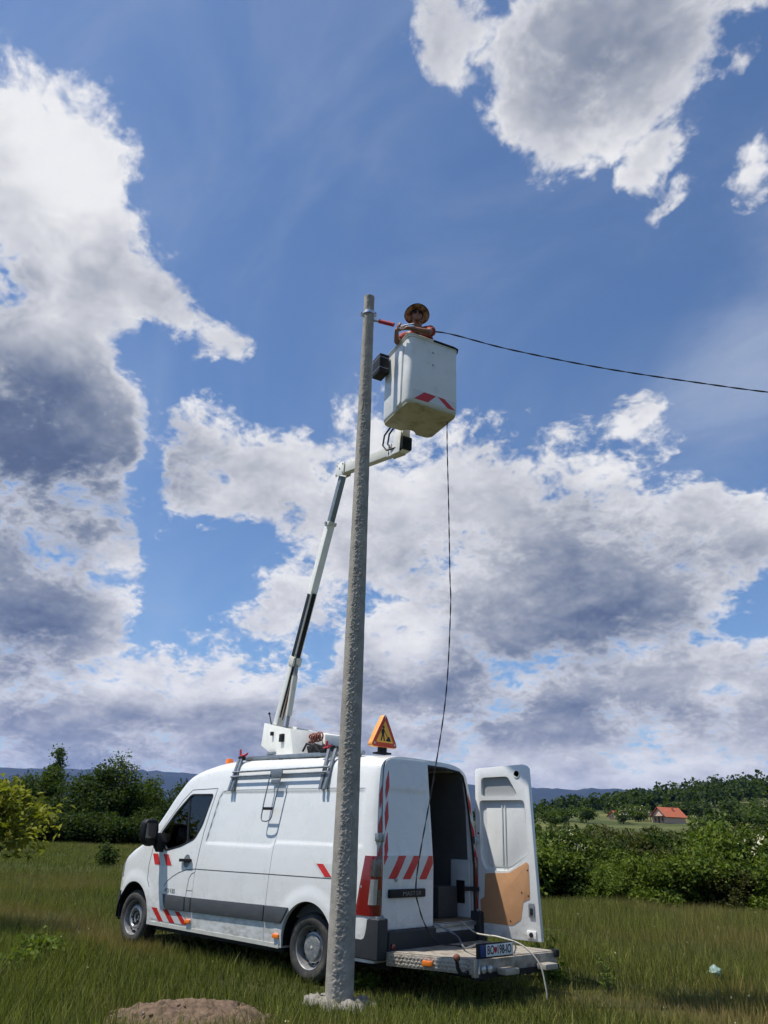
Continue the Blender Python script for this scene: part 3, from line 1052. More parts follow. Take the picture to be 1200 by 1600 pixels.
for ax, rear in ((AXLES[0], True), (AXLES[1], False)):
    for s in K:
        wheel(ax, s, rear)
# wheel-arch liners and underbody
for ax in AXLES:
    for s in K:
        L = MB()
        prof = [(0.425 * math.cos(a), 0.425 * math.sin(a)) for a in np.linspace(-0.15, math.pi + 0.15, 22)]
        vs, fs = [], []
        for u, v in prof:
            vs += [Vector((ax + u, s * 0.64, 0.385 + v)), Vector((ax + u, s * 1.005, 0.385 + v))]
        for i in range(len(prof) - 1):
            fs.append((2 * i, 2 * i + 1, 2 * i + 3, 2 * i + 2))
        v2, f2 = solidify(vs, fs, [Vector(((ax - p.x), 0, 0.385 - p.z)).normalized() * 0.008 for p in vs])
        L.add(v2, f2).build('wheel_arch_liner', MAT['black'], van)
ub = MB()
ub.mm((-1.0, -0.62, 0.20), (4.2, 0.62, 0.31))
ub.mm((0.42, -0.93, 0.24), (3.1, -0.70, 0.31)).mm((0.42, 0.70, 0.24), (3.1, 0.93, 0.31))
for ax in AXLES:
    ub.mm((ax - 0.05, -0.80, 0.30), (ax + 0.05, 0.80, 0.39))
ub.build('underbody', MAT['black'], van)
side_patch('sill', [(3.12, 0.30), (3.12, 0.345), (0.42, 0.335), (0.42, 0.29)], 0.004, 0.03, MAT['lift_cream'], van, 0.2)

# --- cab inside
cb = MB()
cb.mm((3.0, -0.84, 0.9), (3.32, 0.84, 1.22))
cb.build('dashboard', MAT['cab'], van, bevel=0.05)
sw = MB()
ctr, axw = Vector((2.86, 0.42, 1.28)), Vector((-0.75, 0, 0.66)).normalized()
e1, e2, _ = frame_from(axw, (0, 1, 0))
sw.tube([ctr + (e1 * math.cos(a) + e2 * math.sin(a)) * 0.19 for a in np.linspace(0, 2 * math.pi, 28)[:-1]], 0.016, 8, closed=True)
for a in (0.3, 2.84, 4.71):
    sw.tube([ctr - axw * 0.03, ctr + (e1 * math.cos(a) + e2 * math.sin(a)) * 0.185], 0.018, 6)
sw.lathe([(0.06, -0.03), (0.055, 0.02), (0.0, 0.025)], ctr, axw, 14)
sw.build('steering_wheel', MAT['black'], van)
for y in (0.45, -0.15, -0.60):
    st = MB()
    st.box((2.38, y, 0.92), (0.50, 0.46, 0.18))
    st.bar((2.16, y, 0.92), (2.02, y, 1.52), 0.44, 0.14, (0, 1, 0))
    st.box((2.02, y, 1.64), (0.12, 0.24, 0.20))
    st.build('seat', MAT['cab'], van, bevel=0.05, seg=3)

# --- load space
ls = MB()
ls.mm((-1.02, -0.895, 0.621), (1.87, 0.895, 0.640))
ls.build('load_floor', MAT['floor_ply'], van)
for s in K:  # dark sheets added over the white shell to deepen the shade inside
    MB().prism([(s * 0.893, 0.64), (s * 0.893, 1.36), (s * 0.858, 1.9), (s * 0.793, 2.24), (s * 0.725, 2.35), (s * 0.715, 2.34), (s * 0.78, 2.235), (s * 0.845, 1.9), (s * 0.88, 1.36), (s * 0.88, 0.64)],
               (-0.94, 0, 0), (0, 1, 0), (0, 0, 1), (2.80, 0, 0)).build('wall_shade_sheet', MAT['load_shade'], van, smooth=False)
MB().mm((-0.93, -0.70, 2.368), (1.86, 0.70, 2.384)).build('roof_shade_sheet', MAT['load_shade'], van)
MB().mm((1.855, -0.70, 0.65), (1.872, 0.70, 2.36)).build('bulkhead_shade_sheet', MAT['load_shade'], van)
for yy in (0.62,):
    for x in (-0.80, -0.1, 0.7, 1.5):
        MB().mm((x, yy - 0.02, 0.64), (x + 0.05, 0.86, 1.95)).build('shelf_upright', MAT['paint_in'], van)
    for z in (1.0, 1.45, 1.92):
        MB().mm((-0.80, yy - 0.02, z), (1.55, 0.86, z + 0.03)).build('shelf_board', MAT['paint_in'], van)
MB().mm((-0.83, 0.05, 0.64), (-0.80, 0.58, 2.02)).build('cupboard_door', MAT['paint_in'], van, bevel=0.006)
for i, (x, y, z, a, b, c) in enumerate(((-0.6, -0.6, 0.64, 0.5, 0.4, 0.35), (0.2, -0.3, 0.64, 0.6, 0.5, 0.4), (-0.2, -0.65, 1.0, 0.4, 0.3, 0.3))):
    MB().box((x, y, z + c / 2 + 0.002), (a, b, c)).build('tool_crate', MAT['cab'], van, bevel=0.02)

# --- rear: closed left door
DOOR = [(0.893, 0.605), (0.893, 1.35), (0.868, 1.80), (0.842, 2.10), (0.815, 2.28), (0.775, 2.365), (0.70, 2.395), (0.40, 2.412), (-0.008, 2.418), (-0.008, 0.605)]


def door_x(y, z):
    d = min(0.80 - abs(y - 0.0) if y > 0.4 else y - 0.045, 2.06 - z, z - 1.37)
    d = min(0.835 - y, y - 0.05, 2.065 - z, z - 1.36)
    return x_tail(z) + 0.010 * sstep(0.0, 0.028, d) - 0.012 * (1 - (abs(y) / 0.95) ** 2)


left_door = rear_patch('rear_door', DOOR, 0.006, 0.045, MAT['paint'], van, 0.026, door_x)
left_door['label'] = 'closed left rear door with red and white striped band'
bm = bmesh.new()
bm.from_mesh(left_door.data)
finish(left_door.data, True, 30)
bm.free()


def on_door(poly, off, thick, mat, parent, name, step=0.06):
    return rear_patch(name, poly, 0.006 + off, thick, mat, parent, step, lambda y, z: min(door_x(y, z), x_tail(z) - 0.012 * (1 - (abs(y) / 0.95) ** 2)))


band = on_door([(0.875, 1.338), (0.0, 1.345), (0.0, 1.088), (0.875, 1.108)], 0.0015, 0.001, MAT['white_film'], left_door, 'reflective_band')
for poly in ([(0.62, 1.342), (0.49, 1.343), (0.66, 1.103), (0.80, 1.106)], [(0.355, 1.343), (0.225, 1.344), (0.42, 1.098), (0.555, 1.100)],
             [(0.075, 1.345), (0.0, 1.345), (0.0, 1.26), (0.13, 1.092), (0.26, 1.095)], [(0.875, 1.338), (0.80, 1.339), (0.875, 1.245)]):
    on_door(poly, 0.003, 0.001, MAT['red'], left_door, 'red_stripe')
for z0 in (2.10, 1.76, 1.42):
    yo = 0.80 - max(0, z0 - 1.5) * 0.10
    on_door([(yo + 0.06, z0 - 0.05), (yo, z0 + 0.13), (yo, z0 + 0.02), (yo + 0.06, z0 - 0.16)][::-1] if False else [(yo + 0.062, z0 + 0.02), (yo, z0 + 0.17), (yo, z0 - 0.02), (yo + 0.062, z0 - 0.17)], 0.002, 0.001, MAT['red'], left_door, 'red_stripe')
MB().box((x_tail(0.957) - 0.030, 0.486, 0.957), (0.035, 0.64, 0.088)).build('grip_bar', MAT['black'], left_door, bevel=0.014)
text_part('MASTER', 0.062, (x_tail(0.957) - 0.0485, 0.42, 0.952), (0, -1, 0), (0, 0, 1), MAT['hub'], left_door, 'lettering', 0.002, sx=1.5)
MB().lathe([(0.022, 0.0), (0.022, 0.012), (0.012, 0.014)], (x_tail(1.1) - 0.015, 0.672, 1.095), (-1, 0, 0), 14).build('door_lock', MAT['steel'], left_door)
line = rear_patch('panel_gap', [(0.905, 0.60), (0.905, 1.35), (0.880, 1.80), (0.854, 2.10), (0.826, 2.29), (0.785, 2.376), (0.775, 2.368), (0.817, 2.28), (0.846, 2.10), (0.872, 1.80), (0.897, 1.35), (0.897, 0.60)], 0.002, 0.01, MAT['seam'], van, 0.3)
# red blocks on the corner pillars
for s in K:
    for z0 in (2.03, 1.70, 1.40):
        yo = 0.917 - max(0, z0 - 1.35) * 0.082
        ys = [yo + 0.048, yo, yo, yo + 0.048]
        zs = [z0 - 0.05, z0 + 0.06, z0 - 0.10, z0 - 0.21]
        rear_patch('red_stripe', [(s * y, z) for y, z in zip(ys, zs)], 0.0025, 0.002, MAT['red'], van, 0.2)
# hinges
for z in (1.53, 0.70):
    for s in K:
        h = MB().box((x_tail(z) - 0.012, s * 0.945, z), (0.05, 0.10, 0.085))
        h.tube([(x_tail(z) - 0.035, s * 0.90, z - 0.05), (x_tail(z) - 0.035, s * 0.90, z + 0.05)], 0.014, 8)
        h.build('door_hinge', MAT['steel'], van, bevel=0.006)

# --- tail lamps wrap the corners
def lamp_sheet(z0, z1, u0, u1, off, s, nz=14, nu=10):
    """u: 0 at the front edge on the flank .. 1 at the door gap"""
    vs, fs = [], []
    for i in range(nz + 1):
        z = z0 + (z1 - z0) * i / nz
        xf = -0.80 - (z - 0.74) * 0.19
        path = [Vector((xf, y_side(xf, z) + 0.010)), Vector((-1.00, y_side(-0.99, z) + 0.012)), Vector((-1.045, y_side(-0.99, z) - 0.012)), Vector((-1.063, y_side(-0.99, z) - 0.06)), Vector((-1.066, 0.908))]
        ln = [0]
        for a, b in zip(path, path[1:]):
            ln.append(ln[-1] + (b - a).length)
        for k in range(nu + 1):
            t = (u0 + (u1 - u0) * k / nu) * ln[-1]
            j = max(i_ for i_ in range(len(path) - 1) if ln[i_] <= t + 1e-9)
            q = path[j].lerp(path[j + 1], (t - ln[j]) / max(1e-9, ln[j + 1] - ln[j]))
            vs.append(Vector((q.x - off * 0.7 + shear(-1.0, z) * 0.5, s * (q.y + off * 0.7), z)))
    for i in range(nz):
        for k in range(nu):
            a = i * (nu + 1) + k
            fs.append((a, a + 1, a + nu + 2, a + nu + 1))
    return solidify(vs, fs, [Vector((0.03, -s * 0.03, 0))] * len(vs))


for s in K:
    tl = MB().add(*lamp_sheet(0.742, 1.335, 0.0, 1.0, 0.0, s)).build('tail_lamp', MAT['red_lens'], van, angle=50)
    MB().add(*lamp_sheet(0.85, 1.10, 0.48, 0.78, 0.003, s, 6, 6)).build('lamp_window', MAT['clear_lens'], tl, angle=50)
    MB().add(*lamp_sheet(0.85, 1.0, 0.80, 0.97, 0.003, s, 6, 6)).build('lamp_window', MAT['smoke_lens'], tl, angle=50)
    MB().add(*lamp_sheet(1.13, 1.30, 0.42, 0.96, 0.003, s, 6, 6)).build('lamp_window', MAT['smoke_lens'], tl, angle=50)

# --- bumper and sill
rb = MB()
rb.prism([(-1.14, 0.33), (-1.14, 0.725), (-0.60, 0.725), (-0.50, 0.60), (-0.46, 0.33)], (0, 0.865, 0), (1, 0, 0), (0, 0, 1), (0, 0.165, 0))
rb.prism([(-1.14, 0.33), (-1.14, 0.725), (-0.60, 0.725), (-0.50, 0.60), (-0.46, 0.33)], (0, -1.03, 0), (1, 0, 0), (0, 0, 1), (0, 0.165, 0))
rb.mm((-1.15, 0.02, 0.34), (-1.0, 0.86, 0.598))
rb.mm((-1.10, -0.86, 0.34), (-1.0, 0.02, 0.53))
rb.build('rear_bumper', MAT['grey_plastic'], van, bevel=0.025, seg=3)
MB().mm((-1.09, -0.86, 0.575), (-0.98, -0.01, 0.618)).build('load_sill', MAT['steel'], van, bevel=0.008)
MB().lathe([(0.03, 0.0), (0.03, 0.012), (0.0, 0.014)], (-1.152, 0.80, 0.455), (-1, 0, 0), 16).build('rear_reflector', MAT['red_lens'], van)

# --- work platform behind the bumper
PLAT = [(-1.15, 0.90), (-2.06, 0.62), (-2.22, -0.80), (-2.10, -0.88), (-1.12, -0.86)]
pf = MB().prism(PLAT, (0, 0, 0.286), (1, 0, 0), (0, 1, 0), (0, 0, 0.126)).build('rear_platform', MAT['alu'], van, bevel=0.006)
# raised pattern on the side plate and on the deck
stud = MB().ball((0, 0, 0), (0.020, 0.005, 0.011), 8, 4).mesh('tread_stud')
stud.materials.append(MAT['alu'])
A0, A1 = Vector((-1.15, 0.90, 0)), Vector((-2.06, 0.62, 0))
dr_ = (A1 - A0).normalized()
rotz = math.atan2(dr_.y, dr_.x)
cnt = 0
for i in range(22):
    for j in range(3):
        o = bpy.data.objects.new('tread_stud', stud)
        COL.objects.link(o)
        o.parent = pf
        o.location = A0.lerp(A1, (i + 0.5 + 0.5 * (j % 2)) / 22.6) + Vector((0, 0, 0.312 + 0.034 * j))
        o.rotation_euler = (0, (0.6 if (i + j) % 2 else -0.6), rotz)
MB().prism([(-1.18, 0.86), (-2.03, 0.60), (-2.18, -0.78), (-1.16, -0.82)], (0, 0, 0.414), (1, 0, 0), (0, 1, 0), (0, 0, 0.006)).build('deck_plate', MAT['alu'], pf, bevel=0.002)
nA = Vector((-dr_.y, dr_.x, 0))
if nA.y < 0:
    nA = -nA
mk = A0.lerp(A1, 0.50)
MB().box(mk + nA * 0.018 + Vector((0, 0, 0.350)), (0.115, 0.03, 0.05), (dr_, nA, Vector((0, 0, 1)))).build('side_marker', MAT['amber'], pf, bevel=0.008)
fr = MB().bar((-2.06, 0.62, 0.27), (-2.22, -0.80, 0.27), 0.05, 0.05)
fr.bar((-2.0, 0.3, 0.24), (-1.0, 0.3, 0.26), 0.08, 0.08).bar((-2.05, -0.5, 0.24), (-1.0, -0.5, 0.26), 0.08, 0.08)
fr.build('platform_frame', MAT['black'], pf)
# corner post, small lamps and steps along the rear edge
ev = (Vector((-2.22, -0.80, 0)) - Vector((-2.06, 0.62, 0)))
eu = ev.normalized()
en = Vector((eu.y, -eu.x, 0))
if en.x > 0:
    en = -en
def edge(t, z, out=0.0):
    return Vector((-2.06, 0.62, 0)) + ev * t + en * out + Vector((0, 0, z))
MB().box(edge(0.02, 0.345, 0.012), (0.06, 0.05, 0.16), (eu, en, Vector((0, 0, 1)))).build('corner_post', MAT['alu'], pf, bevel=0.006)
for t in (0.10, 0.17):
    MB().lathe([(0.036, 0.0), (0.036, 0.02), (0.02, 0.03), (0.0, 0.03)], edge(t, 0.325, 0.012), en, 16).build('platform_lamp', MAT['clear_lens'], pf)
for t in (0.33, 0.80):
    MB().box(edge(t, 0.300, 0.075), (0.22, 0.13, 0.055), (eu, en, Vector((0, 0, 1)))).build('rear_step', MAT['alu'], pf, bevel=0.01)
MB().box(edge(0.985, 0.40, 0.0), (0.07, 0.07, 0.08), (eu, en, Vector((0, 0, 1)))).build('corner_buffer', MAT['black'], pf, bevel=0.02)
hk = MB().tube([(-1.98, 0.55, 0.31), (-2.03, 0.70, 0.30), (-2.04, 0.79, 0.31), (-2.03, 0.825, 0.36), (-2.02, 0.83, 0.42)], [0.022, 0.022, 0.021, 0.020, 0.018], 10)
hitch = hk.build('tow_hook', MAT['black'], pf)
MB().ball((-2.02, 0.83, 0.45), 0.036, 14, 10).build('tow_ball', MAT['rust'], hitch)
# licence plate on its holder
p0 = edge(0.02, 0.497, 0.035)
p1 = edge(0.42, 0.497, 0.035)
pc = (p0 + p1) / 2
holder = MB().box(pc, ((p1 - p0).length, 0.025, 0.135), (eu, en, Vector((0, 0, 1)))).build('plate_holder', MAT['black'], pf, bevel=0.008)
pm = p0.lerp(p1, 0.60)
MB().box(pm + en * 0.016, (0.43, 0.006, 0.108), (eu, en, Vector((0, 0, 1)))).build('licence_plate', MAT['plate_white'], holder, bevel=0.002)
MB().box(p0.lerp(p1, 0.125) + en * 0.016, (0.07, 0.006, 0.108), (eu, en, Vector((0, 0, 1)))).build('plate_strip', MAT['plate_blue'], holder, bevel=0.002)
text_part('BO', 0.115, pm + en * 0.0195 - eu * 0.145, eu, (0, 0, 1), MAT['plate_ink'], holder, 'lettering', 0.001, sx=0.72, bold=0.002)
text_part('198-IO', 0.115, pm + en * 0.0195 + eu * 0.070, eu, (0, 0, 1), MAT['plate_ink'], holder, 'lettering', 0.001, sx=0.72, bold=0.002)
shd = [(-0.022, 0.028), (0.022, 0.028), (0.022, -0.008), (0.0, -0.032), (-0.022, -0.008)]
MB().prism(shd, pm + en * 0.0195 - eu * 0.068, eu, (0, 0, 1), en * 0.001).build('shield_emblem', MAT['red'], holder)
MB().tube([edge(0.44, 0.44, 0.03), edge(0.455, 0.50, 0.045), edge(0.44, 0.56, 0.03)], 0.009, 8).build('plate_light', MAT['steel'], holder)

# --- open right rear door
DX = [(-1.03, 0.56), (-1.045, 0.48), (-1.11, 0.452), (-1.945, 0.464), (-1.90, 1.30), (-1.845, 2.40), (-1.815, 2.436), (-1.765, 2.452), (-1.06, 2.418), (-1.03, 2.40)]
od = MB().prism(DX, (0, -1.015, 0), (1, 0, 0), (0, 0, 1), (0, 0.065, 0)).build('rear_door', MAT['paint'], van, bevel=0.010)
od['label'] = 'open right rear door showing its inner face with brown hardboard'
cut(od, MB().prism(rounded([(-1.128, 2.30), (-1.543, 2.31), (-1.672, 2.10), (-1.645, 2.066), (-1.128, 2.066)], 0.05), (0, -0.995, 0), (1, 0, 0), (0, 0, 1), (0, 0.1, 0)))
cut(od, MB().prism(rounded([(-1.098, 2.018), (-1.775, 2.022), (-1.822, 1.396), (-1.53, 1.195), (-1.18, 1.192), (-1.108, 1.33)], 0.05), (0, -0.990, 0), (1, 0, 0), (0, 0, 1), (0, 0.1, 0)))
finish(od.data, True, 30)
MB().prism(rounded([(-1.131, 2.297), (-1.541, 2.307), (-1.668, 2.10), (-1.645, 2.069), (-1.131, 2.069)], 0.05), (0, -0.994, 0), (1, 0, 0), (0, 0, 1), (0, 0.004, 0)).build('window_blank', MAT['seam_soft'], od)
MB().prism(rounded([(-1.185, 1.965), (-1.755, 1.975), (-1.80, 1.405), (-1.52, 1.24), (-1.20, 1.235)], 0.05), (0, -0.989, 0), (1, 0, 0), (0, 0, 1), (0, 0.006, 0)).build('inner_skin', MAT['paint'], od, bevel=0.003)
for x in (-1.43, -1.475):
    MB().mm((x - 0.008, -0.983, 1.25), (x + 0.008, -0.972, 1.96)).build('stiffening_rib', MAT['paint_in'], od, bevel=0.004)
BOARD = rounded([(-1.171, 1.155), (-1.524, 1.178), (-1.785, 1.312), (-1.812, 1.284), (-1.813, 0.907), (-1.716, 0.869), (-1.677, 0.674), (-1.553, 0.602), (-1.105, 0.602), (-1.092, 0.856), (-1.154, 0.885)], 0.02, 3)
MB().prism(BOARD, (0, -0.951, 0), (1, 0, 0), (0, 0, 1), (0, 0.005, 0)).build('hardboard_panel', MAT['board'], od, bevel=0.0015)
for x, z in ((-1.70, 0.97), (-1.79, 0.94), (-1.79, 1.22), (-1.14, 0.64), (-1.53, 0.65)):
    MB().lathe([(0.010, 0.0), (0.008, 0.004), (0.0, 0.005)], (x, -0.946, z), (0, 1, 0), 10).build('trim_clip', MAT['black'], od)
MB().lathe([(0.042, 0.0), (0.040, 0.003), (0.030, 0.004), (0.028, 0.001), (0.0, 0.001)], (-1.68, -0.951, 2.336), (0, 1, 0), 20).build('latch_hole', MAT['black'], od)
MB().lathe([(0.055, 0.0), (0.050, 0.010), (0.040, 0.012), (0.036, 0.002), (0.0, 0.002)], (-1.68, -0.952, 2.336), (0, 1, 0), 20).build('latch_collar', MAT['paint'], od)
lk = MB().box((-1.83, -0.942, 0.79), (0.075, 0.022, 0.15)).build('door_latch', MAT['steel'], od, bevel=0.008)
MB().box((-1.835, -0.930, 0.775), (0.04, 0.012, 0.07)).build('latch_claw', MAT['black'], lk, bevel=0.004)
lk = MB().box((-1.82, -0.942, 0.53), (0.13, 0.02, 0.085)).build('door_latch', MAT['paint'], od, bevel=0.012)
MB().lathe([(0.028, 0.0), (0.024, 0.012), (0.0, 0.012)], (-1.82, -0.932, 0.53), (0, 1, 0), 14).build('latch_claw', MAT['black'], lk)
MB().bar((-1.09, -0.93, 0.97), (-0.94, -0.80, 0.97), 0.035, 0.05).build('check_strap', MAT['black'], od, bevel=0.006)
MB().lathe([(0.012, 0), (0.012, 0.004)], (-1.075, -0.951, 1.62), (0, 1, 0), 10).build('trim_clip', MAT['black'], od)
for z in (1.53, 0.70):
    MB().bar((-1.04, -0.93, z), (-1.10, -0.975, z), 0.03, 0.07).build('hinge_leaf', MAT['steel'], od, bevel=0.004)
sl = MB().tube([(-1.06, y * 0.97, 0.66) if False else (x_tail(z) - 0.004, -yy, z) for yy, z in ((0.02, 2.375), (0.40, 2.372), (0.70, 2.352), (0.775, 2.30), (0.81, 2.18), (0.845, 1.9), (0.872, 1.5), (0.88, 1.2), (0.88, 0.66))], 0.014, 8)
sl.build('door_seal', MAT['black'], van)
# inner pillar with trim openings, seen through the open doorway
MB().mm((-1.0, -0.895, 0.64), (-0.70, -0.845, 1.30)).build('pillar_trim', MAT['paint_in'], van, bevel=0.02)
MB().mm((-0.93, -0.842, 0.80), (-0.80, -0.838, 1.06)).build('trim_opening', MAT['black'], van, bevel=0.0015)

# --- roof equipment of the van: beacon, rail, ladder rack
bc = MB().lathe([(0.050, -0.06), (0.060, 0.0), (0.062, 0.014)], (2.335, 0.55, 2.425), (0, 0, 1), 20).build('beacon', MAT['black'], van)
MB().lathe([(0.056, 0.012), (0.056, 0.075), (0.050, 0.092), (0.0, 0.096)], (2.335, 0.55, 2.425), (0, 0, 1), 20).build('beacon_dome', MAT['amber'], bc)
for s in K:
    rl = MB()
    rl.mm((-0.55, s * 0.74 - 0.025, 2.455), (1.72, s * 0.74 + 0.025, 2.498))
    rl.mm((-0.55, s * 0.74 - 0.004, 2.498), (1.72, s * 0.74 + 0.004, 2.512))
    rr = rl.build('roof_rail', MAT['steel'], van, bevel=0.004)
    for x in (-0.45, 0.25, 0.95, 1.62):
        MB().mm((x - 0.04, s * 0.74 - 0.03, 2.39), (x + 0.04, s * 0.74 + 0.03, 2.456)).build('rail_foot', MAT['black'], rr, bevel=0.004)
rack = empty('ladder_rack', (0.8, 0.98, 2.1))
rack.parent = van
rack.matrix_parent_inverse = wmat(van).inverted()
for x, top in ((1.66, 0.02), (1.715, 0.02), (-0.07, 0.035), (-0.14, -0.02)):
    c = MB()
    a, b = Vector((x - 0.01, 1.005, 2.045)), Vector((x + top, 0.845, 2.505 if x > 1 else 2.535))
    d = (b - a).normalized()
    e = Vector((1, 0, 0))
    nrm = e.cross(d).normalized()
    for off, w, h in ((0.0, 0.040, 0.006), (0.0172, 0.006, 0.032), (-0.0172, 0.006, 0.032)):
        c.box((a + b) / 2 + e * off + nrm * (0.012 if h > 0.01 else 0.0), (w, h, (b - a).length), (e, nrm, d))
    c.build('rack_channel', MAT['rack'], rack, bevel=0.0015)
for (z, y, r) in ((2.285, 0.945, 0.013), (2.222, 0.970, 0.013)):
    MB().tube([(1.72, y, z), (0.8, y, z + 0.012), (-0.16, y, z + 0.022)], r, 10).build('rack_tube', MAT['steel'], rack)
MB().box((0.76, 0.985, 2.25), (0.235, 0.012, 0.10)).build('rack_plate', MAT['rack'], rack, bevel=0.003)
MB().box((0.755, 1.0, 2.145), (0.15, 0.012, 0.055)).build('rack_plate', MAT['rack'], rack, bevel=0.003)
MB().tube([(0.865, 1.0, 2.235), (0.868, 1.02, 2.10), (0.885, 1.045, 1.90), (0.895, 1.06, 1.73), (0.890, 1.062, 1.690), (0.865, 1.062, 1.668), (0.79, 1.062, 1.662), (0.725, 1.062, 1.680), (0.697, 1.062, 1.715),
           (0.690, 1.060, 1.76), (0.672, 1.045, 1.92), (0.648, 1.02, 2.12), (0.630, 1.0, 2.30)], 0.0085, 8).build('pull_handle', MAT['rack'], rack)
MB().box((0.785, 1.057, 1.815), (0.20, 0.010, 0.035)).build('handle_bridge', MAT['black'], rack, bevel=0.003)
for x, y, z, s in ((1.70, 0.83, 2.50, 1), (0.06, 0.83, 2.535, -1)):
    MB().tube([(x + 0.05 * s, y, z + 0.10), (x + 0.035 * s, y, z + 0.02), (x, y, z + 0.01), (x - 0.08, y, z + 0.02), (x - 0.12, y, z + 0.045)], [0.014, 0.018, 0.02, 0.016, 0.012], 8).build('red_clamp', MAT['red_part'], rack)
    MB().box((x, y, z - 0.02), (0.10, 0.06, 0.05)).build('clamp_base', MAT['black'], rack, bevel=0.008)


# ================================================================== boom lift on the roof
LO = Vector((1.7, 0, 0))                       # turret axis
LD = Vector((-0.968, 0.2509, 0)).normalized()  # the way the boom points
LN = Vector((0.2509, 0.968, 0)).normalized()   # across the boom
UP = Vector((0, 0, 1))


def lp(s, z, n=0.0):
    return LO + LD * s + LN * n + UP * z


lift = empty('boom_lift', (1.7, 0, 2.5), 'cream and white telescopic boom lift on the van roof, raised beside the concrete pole', 'boom lift')
tb = MB().lathe([(0.34, 2.47), (0.34, 2.535), (0.26, 2.54), (0.26, 2.585), (0.30, 2.59), (0.30, 2.62)], (LO.x, LO.y, 0), (0, 0, 1), 36).build('turntable', MAT['steel'], lift)
# cheek plates of the turret
for n in (0.235, -0.255):
    MB().prism([(-0.336, 3.07), (0.50, 2.915), (0.66, 2.545), (0.13, 2.545), (-0.38, 2.745)], lp(0, 0, n), LD, UP, LN * 0.018).build('turret_plate', MAT['lift_white'], lift, bevel=0.005)
fp = MB().prism([(0.50, 2.915), (0.53, 2.915), (0.69, 2.545), (0.66, 2.545)], lp(0, 0, -0.255), LD, UP, LN * 0.508)
fp.build('turret_front_plate', MAT['lift_white'], lift, bevel=0.004)
MB().prism([(-0.38, 2.745), (0.13, 2.545), (0.145, 2.56), (-0.36, 2.765)], lp(0, 0, -0.24), LD, UP, LN * 0.47).build('turret_floor', MAT['lift_white'], lift, bevel=0.003)
MB().prism([(-0.36, 3.075), (-0.36, 2.76), (-0.34, 2.76), (-0.336, 3.07)], lp(0, 0, -0.24), LD, UP, LN * 0.47).build('turret_back_plate', MAT['lift_white'], lift, bevel=0.003)
for s, z, a in ((0.0, 2.885, 0.05), (0.33, 2.80, 0.10)):
    MB().box(lp(s, z, 0.268), (a, 0.05, a * 1.1), (LD, LN, UP)).build('turret_lock', MAT['black'], lift, bevel=0.008)
# machinery beside the boom foot
MB().prism([(0.10, 2.985), (0.62, 2.885), (0.66, 2.64), (0.10, 2.64)], lp(0, 0, -0.62), LD, UP, LN * 0.34).build('power_pack_cover', MAT['lift_white'], lift, bevel=0.02)
MB().mm(tuple(lp(0.62, 2.50, -0.60) - Vector((0.30, 0.0, 0))), tuple(lp(0.62, 2.69, -0.60) + Vector((0.25, 0.60, 0)))).build('valve_box', MAT['black'], lift, bevel=0.02)
rl = MB()
for k in range(5):
    c = lp(0.62 + 0.02 * k, 2.80 + 0.008 * k, -0.05 - 0.03 * k)
    rl.tube([c + (LD * math.cos(a) + UP * math.sin(a)) * (0.055 + 0.006 * (k % 2)) for a in np.linspace(0, 2 * math.pi, 16)[:-1]], 0.012, 7, closed=True)
rl.tube([lp(0.62, 2.76, -0.05), lp(0.55, 2.72, 0.02), lp(0.45, 2.70, 0.05), lp(0.42, 2.62, 0.1)], 0.014, 7)
rl.build('hose_coil', MAT['hose_red'], lift)
for k in range(4):
    MB().tube([lp(0.72 + 0.06 * k, 2.60, 0.12 - 0.1 * k), lp(0.78 + 0.06 * k, 2.70, 0.10 - 0.1 * k), lp(0.95 + 0.03 * k, 2.66, 0.05 - 0.1 * k), lp(1.05, 2.54, 0.0 - 0.1 * k)], 0.016, 8).build('hydraulic_hose', MAT['black'], lift)
MB().tube([lp(-0.20, 3.05, 0.2), lp(-0.29, 3.20, 0.2)], 0.010, 6).ball(lp(-0.30, 3.215, 0.2), 0.02, 8, 6).build('release_lever', MAT['black'], lift)

# boom: line from the pivot to the elbow
PIV, ELB = Vector((-0.345, 3.15)), Vector((1.17, 6.83))
bd = (ELB - PIV).normalized()
BD = (LD * bd.x + UP * bd.y).normalized()
BN = LN.cross(BD).normalized()                # perpendicular to the boom, in its plane
if BN.dot(LD) < 0:
    BN = -BN                                   # towards the belly of the boom
LEN = (ELB - PIV).length


def bp(t, across=0.0, n=0.0):
    """point on the boom, t metres from the pivot"""
    return lp(PIV.x, PIV.y) + BD * t + BN * across + LN * n


def seg(t0, t1, w, h, across=0.0, n=0.0):
    return MB().box((bp(t0, across, n) + bp(t1, across, n)) / 2, (h, w, t1 - t0), (BN, LN, BD))


T_COL = 3.18
main = seg(-0.10, T_COL, 0.115, 0.135).build('main_boom', MAT['lift_white'], lift, bevel=0.012)
collar = seg(T_COL - 0.06, T_COL, 0.145, 0.165).build('boom_collar', MAT['lift_cream'], main, bevel=0.006)
for n in (0.078, -0.078):
    MB().lathe([(0.022, 0), (0.022, 0.02), (0.0, 0.022)], bp(T_COL - 0.03, 0.0, n * 0.95), LN * (1 if n > 0 else -1), 12).build('collar_bolt', MAT['steel'], main)
seg(T_COL - 0.5, LEN - 0.05, 0.085, 0.105).build('inner_boom', MAT['rack'], lift, bevel=0.006)
seg(0.95, 2.02, 0.060, 0.030, 0.0785).build('cable_guard', MAT['black'], main, bevel=0.004)
seg(0.98, 2.00, 0.008, 0.090, 0.010, 0.0605).build('cable_guard', MAT['black'], main, bevel=0.003)
seg(0.86, 1.0, 0.15, 0.17, 0.02).build('cylinder_bracket', MAT['lift_cream'], main, bevel=0.012)
cy0, cy1 = lp(-0.10, 2.86), bp(0.88, 0.11)
cd = (cy1 - cy0)
